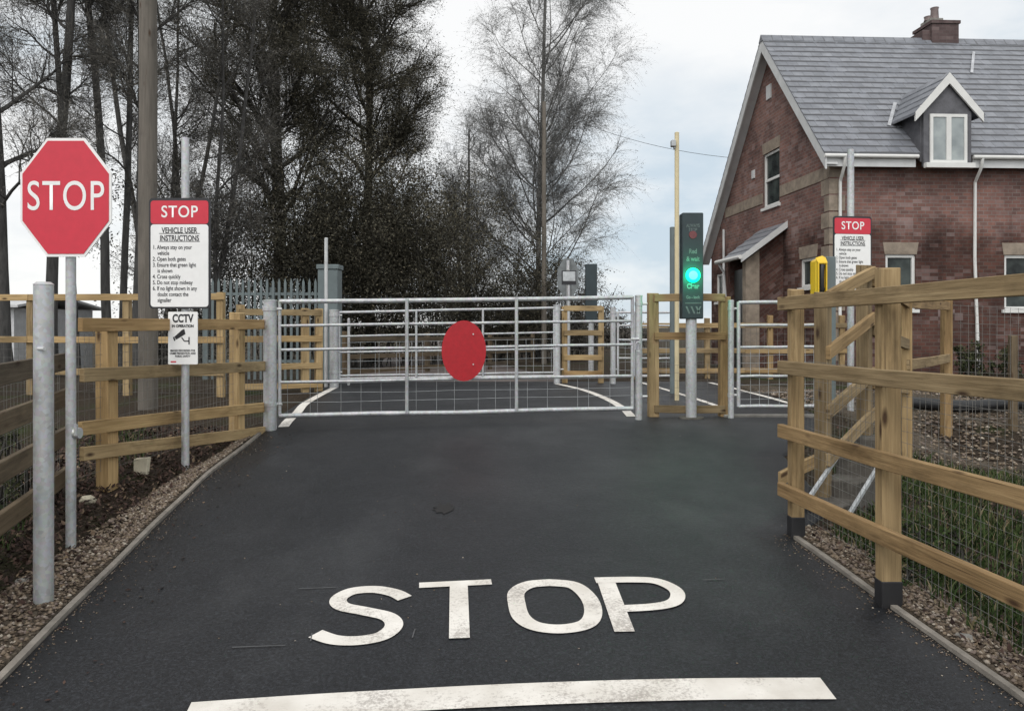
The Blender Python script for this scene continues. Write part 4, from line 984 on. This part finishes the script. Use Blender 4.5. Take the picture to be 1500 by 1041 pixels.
# chimney
cu = 4.13
mb = MB()
def cbox(u0, u1, z0, z1, d=.36): mb.prism([H(u0, RV-d+.25, z0), H(u1, RV-d+.25, z0), H(u1, RV+d+.25, z0), H(u0, RV+d+.25, z0)], (0, 0, z1-z0))
cbox(cu-.46, cu-.262, 7.9, 8.74, .30); cbox(cu-.26, cu+.40, 7.9, 8.88); cbox(cu-.29, cu+.43, 8.885, 8.96, .39); ch = mb.build('chimney', 'chimney_brick_hazed', roof, weld=False)
mb = MB(); cbox(cu-.20, cu+.12, 8.965, 9.08, .2); mb.build('flaunching', 'concrete', ch)
for du, hh in ((-.13, .05), (.03, .27)):
    mb = MB(); c = H(cu+du, RV+.25, 9.08); mb.tube([c, c+Vector((0, 0, hh)), c+Vector((0, 0, hh+.05))], [.10, .085, .10], 12); mb.build('chimney_pot', 'pot_clay', ch, smooth=True)
# porch (sticks out from the gable)
pv0, pv1, pu, zl, zh = 2.0, 3.45, -1.0, 3.18, 3.98
mb = MB()
for v in (pv0+.16, pv1-.2):
    mb.prism([H(pu+.14, v, Z0), H(-.005, v, Z0), H(-.005, v, zh-.17), H(pu+.14, v, zl-.02)], fv*.12)
pw = mb.build('porch', 'brick', house)
mb = MB(); mb.prism([H(pu+.10, pv0+.13, Z0), H(pu+.42, pv0+.13, Z0), H(pu+.42, pv0+.13, zl+.18), H(pu+.10, pv0+.13, zl-.06)], fv*.2); mb.build('pier', 'sandstone', pw)
mb = MB(); mb.box(tuple(H(pu+.18, pv0+.4, .62)), tuple(H(pu+.22, pv1-.3, 2.95)))
mb.build('door', 'dark_door', pw)
mb = MB(); n = 5
for k in range(n):
    f0, f1 = k/n, (k+1)/n; ua, ub = pu-.05+1.05*f0, pu-.05+1.05*f1; za, zb = zl+(zh-zl)*f0, zl+(zh-zl)*f1
    mb.quad([H(ua, pv0-.05, za+.04), H(ua, pv1, za+.04), H(ub, pv1, zb+.015), H(ub, pv0-.05, zb+.015)], [(0, k*.25+.003), (1.5, k*.25+.003), (1.5, k*.25+.247), (0, k*.25+.247)])
    mb.quad([H(ua, pv0-.05, za-.02), H(ua, pv1, za-.02), H(ua, pv1, za+.04), H(ua, pv0-.05, za+.04)])
    mb.quad([H(ua, pv0-.05, za-.02), H(ua, pv1, za-.02), H(ub, pv1, zb-.02), H(ub, pv0-.05, zb-.02)])
mb.build('porch_roof', 'slate', pw, weld=False)
mb = MB(); mb.prism([H(pu-.08, pv0-.07, zl-.12), H(-.004, pv0-.07, zh-.12), H(-.004, pv0-.07, zh+.03), H(pu-.08, pv0-.07, zl+.03)], fv*.03); mb.build('bargeboard', 'barge_white', pw)
mb = MB(); mb.tube([H(pu-.11, pv0-.1, zl), H(pu-.11, pv1+.05, zl)], .05, 8); mb.build('gutter', 'white_paint', pw, smooth=True)
mb = MB(); mb.tube([H(pu-.09, pv1-.05, zl-.03), H(pu+.05, pv1-.05, zl-.25), H(pu+.1, pv1-.05, 2.2)], .03, 8); mb.build('downpipe', 'barge_white', pw, smooth=True)

# ------------------------------------------------------------------ trees
def unit(a): return a/np.maximum(np.linalg.norm(a, axis=-1, keepdims=True), 1e-9)
def tubes(P, R, sides):
    "P (n,k,3) R (n,k) -> verts, quads"
    n, k, _ = P.shape; T = np.empty_like(P); T[:, 1:-1] = P[:, 2:]-P[:, :-2]; T[:, 0] = P[:, 1]-P[:, 0]; T[:, -1] = P[:, -1]-P[:, -2]; T = unit(T)
    ref = np.where(np.abs(T[..., 2:]) < .9, np.array([0, 0, 1.]), np.array([0, 1., 0])); A = unit(np.cross(T, ref)); B = np.cross(T, A)
    a = np.arange(sides)*2*PI/sides
    V = P[:, :, None]+(A[:, :, None]*np.cos(a)[:, None]+B[:, :, None]*np.sin(a)[:, None])*R[:, :, None, None]
    idx = (np.arange(n)[:, None, None]*k+np.arange(k-1)[None, :, None])*sides; s = np.arange(sides)[None, None]; s2 = (s+1) % sides
    Q = np.stack([idx+s, idx+s2, idx+sides+s2, idx+sides+s], -1).reshape(-1, 4)
    return V.reshape(-1, 3), Q
def polyline(base, d, ln, k, up, wob, r):
    n = len(base); P = np.empty((n, k, 3)); P[:, 0] = base; d = unit(d)
    step = (ln/(k-1))[:, None]
    for i in range(1, k):
        P[:, i] = P[:, i-1]+d*step; d = unit(d+r.normal(0, wob, (n, 3))+np.array([0, 0, 1.])*up)
    return P
def spawn(P, R, n, t0, t1, ang, lenf, k, up, wob, r, rr, rtip, azbias=None):
    np_, kk, _ = P.shape
    w = np.linalg.norm(P[:, -1]-P[:, 0], axis=1); pi = r.choice(np_, n, p=w/w.sum()); t = r.uniform(t0, t1, n)
    f = t*(kk-1); i = np.minimum(f.astype(int), kk-2); fr = (f-i)[:, None]
    b = P[pi, i]*(1-fr)+P[pi, i+1]*fr; tg = unit(P[pi, i+1]-P[pi, i]); pr = R[pi, i]*(1-fr[:, 0])+R[pi, i+1]*fr[:, 0]
    rnd = r.normal(0, 1, (n, 3)); perp = unit(rnd-(rnd*tg).sum(1, keepdims=True)*tg)
    a = r.uniform(ang[0], ang[1], n)[:, None]; d = tg*np.cos(a)+perp*np.sin(a)
    ln = lenf(t, r.random(n))
    C = polyline(b, d, ln, k, up, wob, r); r0 = np.minimum(pr*.75, rr*r.uniform(.7, 1.2, n)); RR = r0[:, None]*np.linspace(1, rtip, k)[None]
    return C, RR
def leafcloud(P, n, spread, size, r, asp=.45, droop=0):
    np_, kk, _ = P.shape; pi = r.integers(0, np_, n); t = r.uniform(.1, 1, n)*(kk-1); i = np.minimum(t.astype(int), kk-2); fr = (t-i)[:, None]
    c = P[pi, i]*(1-fr)+P[pi, i+1]*fr+r.normal(0, spread, (n, 3))
    d1 = unit(r.normal(0, 1, (n, 3))+np.array([0, 0, -droop])); x = unit(np.cross(d1, r.normal(0, 1, (n, 3)))); s = (size*r.uniform(.5, 1.5, n))[:, None]
    V = np.stack([c-d1*s, c+x*s*asp, c+d1*s, c-x*s*asp], 1).reshape(-1, 3); return V, np.arange(n*4).reshape(-1, 4)
def tree(name, label, x, y, h, seed, rad=.2, stems=1, lean=0, crown=.3, limbs=26, limb_len=2.2, limb_ang=(.5, 1.1), up=.06, br=220, br_len=1.0, tw=1500, tw_len=.5, tw_up=0., leaves=12000, lsize=.04, lspread=.08,
         bmat='bark_dark', lmat='foliage_dark', twr=.006, group='bare trees beyond the fences', shape=None, leanv=None, cat='tree', droop=0, asp=.45, trunk_wob=.03, limb_t=None, tops=.25):
    r = np.random.default_rng(seed); z0 = gz(x, y)
    t = thing(name, label, cat, (x, y, z0), group)
    shape = shape or (lambda f: 1-.75*np.clip((f-crown)/(1-crown), 0, 1))
    base = np.tile(np.array([x, y, z0-.1]), (stems, 1))+np.concatenate([r.normal(0, .22*(stems > 1), (stems, 2)), np.zeros((stems, 1))], 1)
    d = np.tile(np.array([0, 0, 1.]), (stems, 1))+np.concatenate([r.normal(0, .10*(stems > 1), (stems, 2)), np.zeros((stems, 1))], 1)
    if leanv is not None: d = d+np.array(leanv)
    hs = h*(1 if stems == 1 else r.uniform(.75, 1, stems)); hs = np.full(stems, h) if np.isscalar(hs) else hs
    T = polyline(base, d, hs, 14, .05, trunk_wob, r); TR = np.full((stems, 1), rad)*np.linspace(1, tops, 14)[None]*r.uniform(.8, 1.1, (stems, 1)); TR[:, 0] *= 1.25
    lt = limb_t or (crown, .98)
    L1, R1 = spawn(T, TR, limbs, lt[0], lt[1], limb_ang, lambda f, q: limb_len*shape(f)*(.55+.7*q), 8, up, .14, r, rad*.27, .22)
    B1, RB = spawn(L1, R1, br, .15, 1, (.35, 1.0), lambda f, q: br_len*(.45+.8*q)*(1.1-.5*f), 5, up*.5, .18, r, rad*.095, .3)
    W1, RW = spawn(np.concatenate([B1]), RB, tw, .1, 1, (.3, 1.1), lambda f, q: tw_len*(.5+.9*q), 4, tw_up, .16, r, twr, .4)
    V, Q = tubes(T, TR, 10); np_mesh('trunk', V, Q, bmat, t, True)
    V1, Q1 = tubes(L1, R1, 6); V2, Q2 = tubes(B1, RB, 4); np_mesh('limbs', np.concatenate([V1, V2]), np.concatenate([Q1, Q2+len(V1)]), bmat, t, True)
    V3, Q3 = tubes(W1, RW, 3)
    if leaves:
        V4, Q4 = leafcloud(W1, leaves, lspread, lsize, r, asp, droop); V3, Q3 = np.concatenate([V3, V4]), np.concatenate([Q3, Q4+len(V3)])
    np_mesh('crown', V3, Q3, lmat, t)
    return t
def bush(name, label, x, y, w, d, h, seed, n=16000, size=.05, mat='foliage_dark', group='thickets behind the gates', stems=40):
    r = np.random.default_rng(seed); z0 = gz(x, y); t = thing(name, label, 'bush', (x, y, z0), group)
    b = np.stack([x+r.uniform(-w*.42, w*.42, stems), y+r.uniform(-d*.4, d*.4, stems), np.full(stems, z0-.05)], -1)
    hh = h*r.uniform(.6, 1.0, stems)*(1-.35*((b[:, 0]-x)/(w*.5))**2)
    P = polyline(b, np.stack([r.normal(0, .25, stems), r.normal(0, .25, stems), np.ones(stems)], -1), hh, 7, .02, .10, r); R = np.full((stems, 1), .02)*np.linspace(1, .3, 7)[None]
    B, RB = spawn(P, R, stems*10, .1, 1, (.4, 1.3), lambda f, q: (.3+.7*q)*h*.28, 5, .03, .2, r, .009, .3)
    W, RW = spawn(B, RB, stems*40, .1, 1, (.3, 1.2), lambda f, q: (.3+.7*q)*h*.10, 3, 0, .2, r, .005, .4)
    V1, Q1 = tubes(P, R, 5); V2, Q2 = tubes(B, RB, 3); np_mesh('stems', np.concatenate([V1, V2]), np.concatenate([Q1, Q2+len(V1)]), 'bark_dark', t, True)
    V3, Q3 = tubes(W, RW, 3); V4, Q4 = leafcloud(W, n, h*.03, size, r); np_mesh('foliage', np.concatenate([V3, V4]), np.concatenate([Q3, Q4+len(V3)]), mat, t)
    return t
# the big dark tree
big = dict(rad=.25, limbs=52, limb_len=3.9, limb_ang=(.5, 1.15), up=.07, br=760, br_len=1.5, tw=19000, tw_len=.55, twr=.0045, leaves=190000, lsize=.030, lspread=.10, asp=.30, crown=.12,
           shape=lambda f: np.interp(f, [0, .2, .45, .7, 1], [.80, .95, 1.05, .85, .40]))
tree('ivy_tree', 'big dense dark tree, tallest behind the palisade', -6.9, 23.5, 16.5, 3, **big)
tree('ivy_tree', 'dark bushy tree right of the tallest one, above the far gate', -4.6, 25.5, 14.0, 8, **{**big, 'rad': .22, 'limb_len': 3.1, 'leaves': 190000, 'crown': .08, 'limbs': 48, 'shape': lambda f: np.interp(f, [0, .3, .6, .8, 1], [.95, 1.0, 1.0, .8, .3])})
tree('thin_tree', 'thin twiggy many stemmed tree between the utility pole and the dark tree', -8.9, 20.5, 13.5, 21, rad=.09, stems=4, limbs=40, limb_len=2.2, br=480, tw=6500, leaves=30000, lsize=.034, lspread=.07, asp=.20, twr=.0038, bmat='bark_grey', lmat='foliage_brown', crown=.2, up=.10)
tree('thin_tree', 'thin leaning tree behind the left instruction sign', -7.4, 19.0, 11.5, 23, rad=.075, stems=2, limbs=30, limb_len=2.1, br=340, tw=4200, leaves=20000, lsize=.034, lspread=.07, asp=.20, twr=.0038, bmat='bark_grey', lmat='foliage_brown', crown=.15, up=.10, leanv=(.08, 0, 0))
# bare trunks, far left
specs = [(75, 15.0, .14, 12.5, 31, (.0, 0, 0), 'thick bare trunk behind the top of the stop sign'), (112, 16.2, .095, 12.5, 32, (-.03, 0, 0), 'slim bare trunk leaning left, above the stop sign'),
         (158, 16.0, .09, 12.0, 33, (-.02, 0, 0), 'forked bare trunk right of the stop sign'), (178, 17.2, .085, 12.5, 34, (.02, 0, 0), 'slender straight bare trunk left of the utility pole'), (200, 15.6, .12, 12.8, 35, (.015, 0, 0), 'dark bare trunk closest to the utility pole'),
         (6, 14.0, .16, 9.0, 36, (-.05, 0, 0), 'crooked bare tree at the left picture edge')]
for px, Y, r_, h_, sd, lv, lab in specs:
    tree('bare_tree', lab, (px-750)/F*Y, Y, h_, sd, rad=r_, limbs=13, limb_len=2.0, limb_ang=(.5, 1.2), up=.05, br=210, br_len=1.1, tw=4600, tw_len=.55, tw_up=-.03, leaves=16000, lsize=.034, lspread=.08, asp=.16, twr=.0030, bmat='bark_grey', lmat='foliage_brown', crown=.34, leanv=lv, trunk_wob=.018, tops=.4, shape=lambda f: 1-.35*f)
# birch
tree('birch_tree', 'tall pale weeping birch right of the dark trees', .95, 28.5, 18.0, 51, rad=.115, limbs=64, limb_len=4.2, limb_ang=(.45, .95), up=.10, br=640, br_len=1.5, tw=20000, tw_len=1.0, tw_up=-.34, leaves=150000, lsize=.034, lspread=.04, asp=.16, bmat='bark_birch', lmat='foliage_birch', crown=.12,
     shape=lambda f: np.interp(f, [0, .2, .5, .8, 1], [.95, 1.1, .95, .85, .5]), twr=.0042, trunk_wob=.010)
tree('birch_tree', 'smaller twiggy birch leaning left of the distant wooden pole', -1.6, 30, 9.0, 52, rad=.11, stems=3, limbs=40, limb_len=2.6, br=380, br_len=1.3, tw=4200, tw_len=.8, tw_up=-.12, leaves=26000, lsize=.034, lspread=.05, asp=.18, twr=.004, bmat='bark_grey', lmat='foliage_birch', crown=.12, leanv=(-.04, 0, 0), up=.08)
# thickets
for x, y, w, d, h, sd, n, m_, lab in ((-6.3, 21.5, 5.4, 2.6, 6.4, 61, 95000, 'foliage_dark', 'dark thicket below the tallest tree, behind the palisade'), (-3.5, 22.5, 4.4, 2.6, 6.6, 62, 95000, 'foliage_dark', 'dark thicket behind the left part of the far gate'),
                                 (-.4, 26, 3.4, 2.4, 4.5, 63, 42000, 'foliage_dark', 'brown black thicket left of the distant wooden pole'), (1.6, 27, 2.4, 2.0, 3.4, 64, 22000, 'foliage_brown', 'low brown thicket below the birch'),
                                 (-8.0, 18.5, 2.6, 1.6, 1.6, 65, 7000, 'foliage_brown', 'low scrub behind the far left timber fence'), (-1.3, 34, 5, 2.5, 3.4, 66, 26000, 'foliage_dark', 'hedge closing the lane beyond the far gate')):
    bush('thicket', lab, x, y, w, d, h, sd, n, .032, m_)
tg = bush('bramble', 'straggly bramble on the bank below the weathered fence', -3.3, 4.7, 1.0, 1.6, .75, 71, 1500, .018, 'foliage_hedge', 'plants on the verges', 16)
bush('weed_clump', 'green weeds growing behind the second right fence post', 2.15, 4.1, .6, .7, .36, 72, 1100, .015, 'grass_blades', 'plants on the verges', 14)
bush('garden_shrub', 'green shrub by the drainpipe at the foot of the house wall', 9.2, 15.2, 1.4, .8, .75, 73, 2600, .03, 'foliage_hedge', 'plants on the verges', 16)
for i, (x, y, w, h, lab) in enumerate(((3.6, 42, 9, 2.2, 'far hedge below the sky between the birch and the house'), (-22, 40, 16, 1.5, 'far hedge behind the pale grey shed'), (13.5, 36, 9, 2.4, 'far hedge hidden behind the brick house'))):
    if i == 2: continue
    bush('hedge', lab, x, y, w, 1.5, h, 80+i, 16000, .05, 'foliage_brown', 'far hedges', 60)

# ------------------------------------------------------------------ light, sky, camera
w = bpy.data.worlds.new('World'); S.world = w; w.use_nodes = True; nt = w.node_tree; bg = nt.nodes['Background']
sky = N(nt, 'ShaderNodeTexSky'); sky.sky_type = 'NISHITA'; sky.sun_disc = False
SUN_EL, SUN_AZ = math.radians(48), math.radians(205)   # soft sun, over the viewer's shoulder
sky.sun_elevation = SUN_EL; sky.sun_rotation = SUN_AZ
tc = N(nt, 'ShaderNodeTexCoord'); sp = N(nt, 'ShaderNodeSeparateXYZ'); L(nt, tc.outputs['Generated'], sp.inputs[0])
mx = N(nt, 'ShaderNodeMath', operation='MAXIMUM'); L(nt, sp.outputs[2], mx.inputs[0]); mx.inputs[1].default_value = 0
ad = N(nt, 'ShaderNodeMath', operation='ADD'); L(nt, mx.outputs[0], ad.inputs[0]); ad.inputs[1].default_value = .28
dv = N(nt, 'ShaderNodeVectorMath', operation='DIVIDE'); L(nt, tc.outputs['Generated'], dv.inputs[0])
cb = N(nt, 'ShaderNodeCombineXYZ'); [L(nt, ad.outputs[0], cb.inputs[k]) for k in range(3)]; L(nt, cb.outputs[0], dv.inputs[1])
cn = noise(nt, scalev(nt, dv.outputs[0], (1.1, 1.1, 2.0)), 1.35, 7, .55)
cloud = ramp(nt, cn, [(.30, (6.6, 7.6, 8.3)), (.41, (9.2, 9.5, 9.7)), (.53, (10.6, 10.6, 10.5))])
# broad brightening of the cloud deck toward the side the sun is on (behind the viewer)
bk = N(nt, 'ShaderNodeMapRange'); L(nt, sp.outputs[1], bk.inputs[0]); bk.inputs[1].default_value = .2; bk.inputs[2].default_value = -.8; bk.inputs[3].default_value = 1.0; bk.inputs[4].default_value = 1.45
sc = N(nt, 'ShaderNodeVectorMath', operation='SCALE'); L(nt, cloud, sc.inputs[0]); L(nt, bk.outputs[0], sc.inputs['Scale'])
dp = N(nt, 'ShaderNodeVectorMath', operation='DOT_PRODUCT'); nv = N(nt, 'ShaderNodeVectorMath', operation='NORMALIZE'); L(nt, tc.outputs['Generated'], nv.inputs[0]); L(nt, nv.outputs[0], dp.inputs[0]); dp.inputs[1].default_value = Vector((.19, 1, .10)).normalized()
gap = N(nt, 'ShaderNodeMapRange'); gap.interpolation_type = 'SMOOTHSTEP'; L(nt, dp.outputs['Value'], gap.inputs[0]); gap.inputs[1].default_value = .968; gap.inputs[2].default_value = 1.0
gn = N(nt, 'ShaderNodeMath', operation='MULTIPLY'); L(nt, gap.outputs[0], gn.inputs[0]); L(nt, ramp(nt, noise(nt, scalev(nt, tc.outputs['Generated'], (1, 1, 2.2)), 7, 5), [(.35, (.25,)*3), (.62, (1,)*3)]), gn.inputs[1])
cl2 = mixc(nt, gn.outputs[0], sc.outputs[0], (6.4, 7.5, 8.4))
L(nt, mixc(nt, .90, sky.outputs[0], cl2), bg.inputs['Color']); bg.inputs['Strength'].default_value = .10
sl = bpy.data.lights.new('sun', 'SUN'); sl.energy = 1.2; sl.angle = math.radians(25); sl.color = (1, .96, .90)
so = bpy.data.objects.new('sun', sl); COL.objects.link(so)
d = Vector((math.sin(SUN_AZ)*math.cos(SUN_EL), math.cos(SUN_AZ)*math.cos(SUN_EL), math.sin(SUN_EL)))
so.rotation_euler = (-d).to_track_quat('-Z', 'Y').to_euler(); so.location = d*30
cam = bpy.data.cameras.new('camera'); co = bpy.data.objects.new('camera', cam); COL.objects.link(co); S.camera = co
co.location = (0, 0, EYE); co.rotation_euler = (PI/2, 0, 0); cam.sensor_width = 36; cam.lens = F/1500*36; cam.shift_y = -42.5/1500; cam.clip_end = 2000; cam.clip_start = .05
S.view_settings.view_transform = 'Standard'; S.view_settings.look = 'None'; S.view_settings.exposure = 0; S.view_settings.gamma = 1
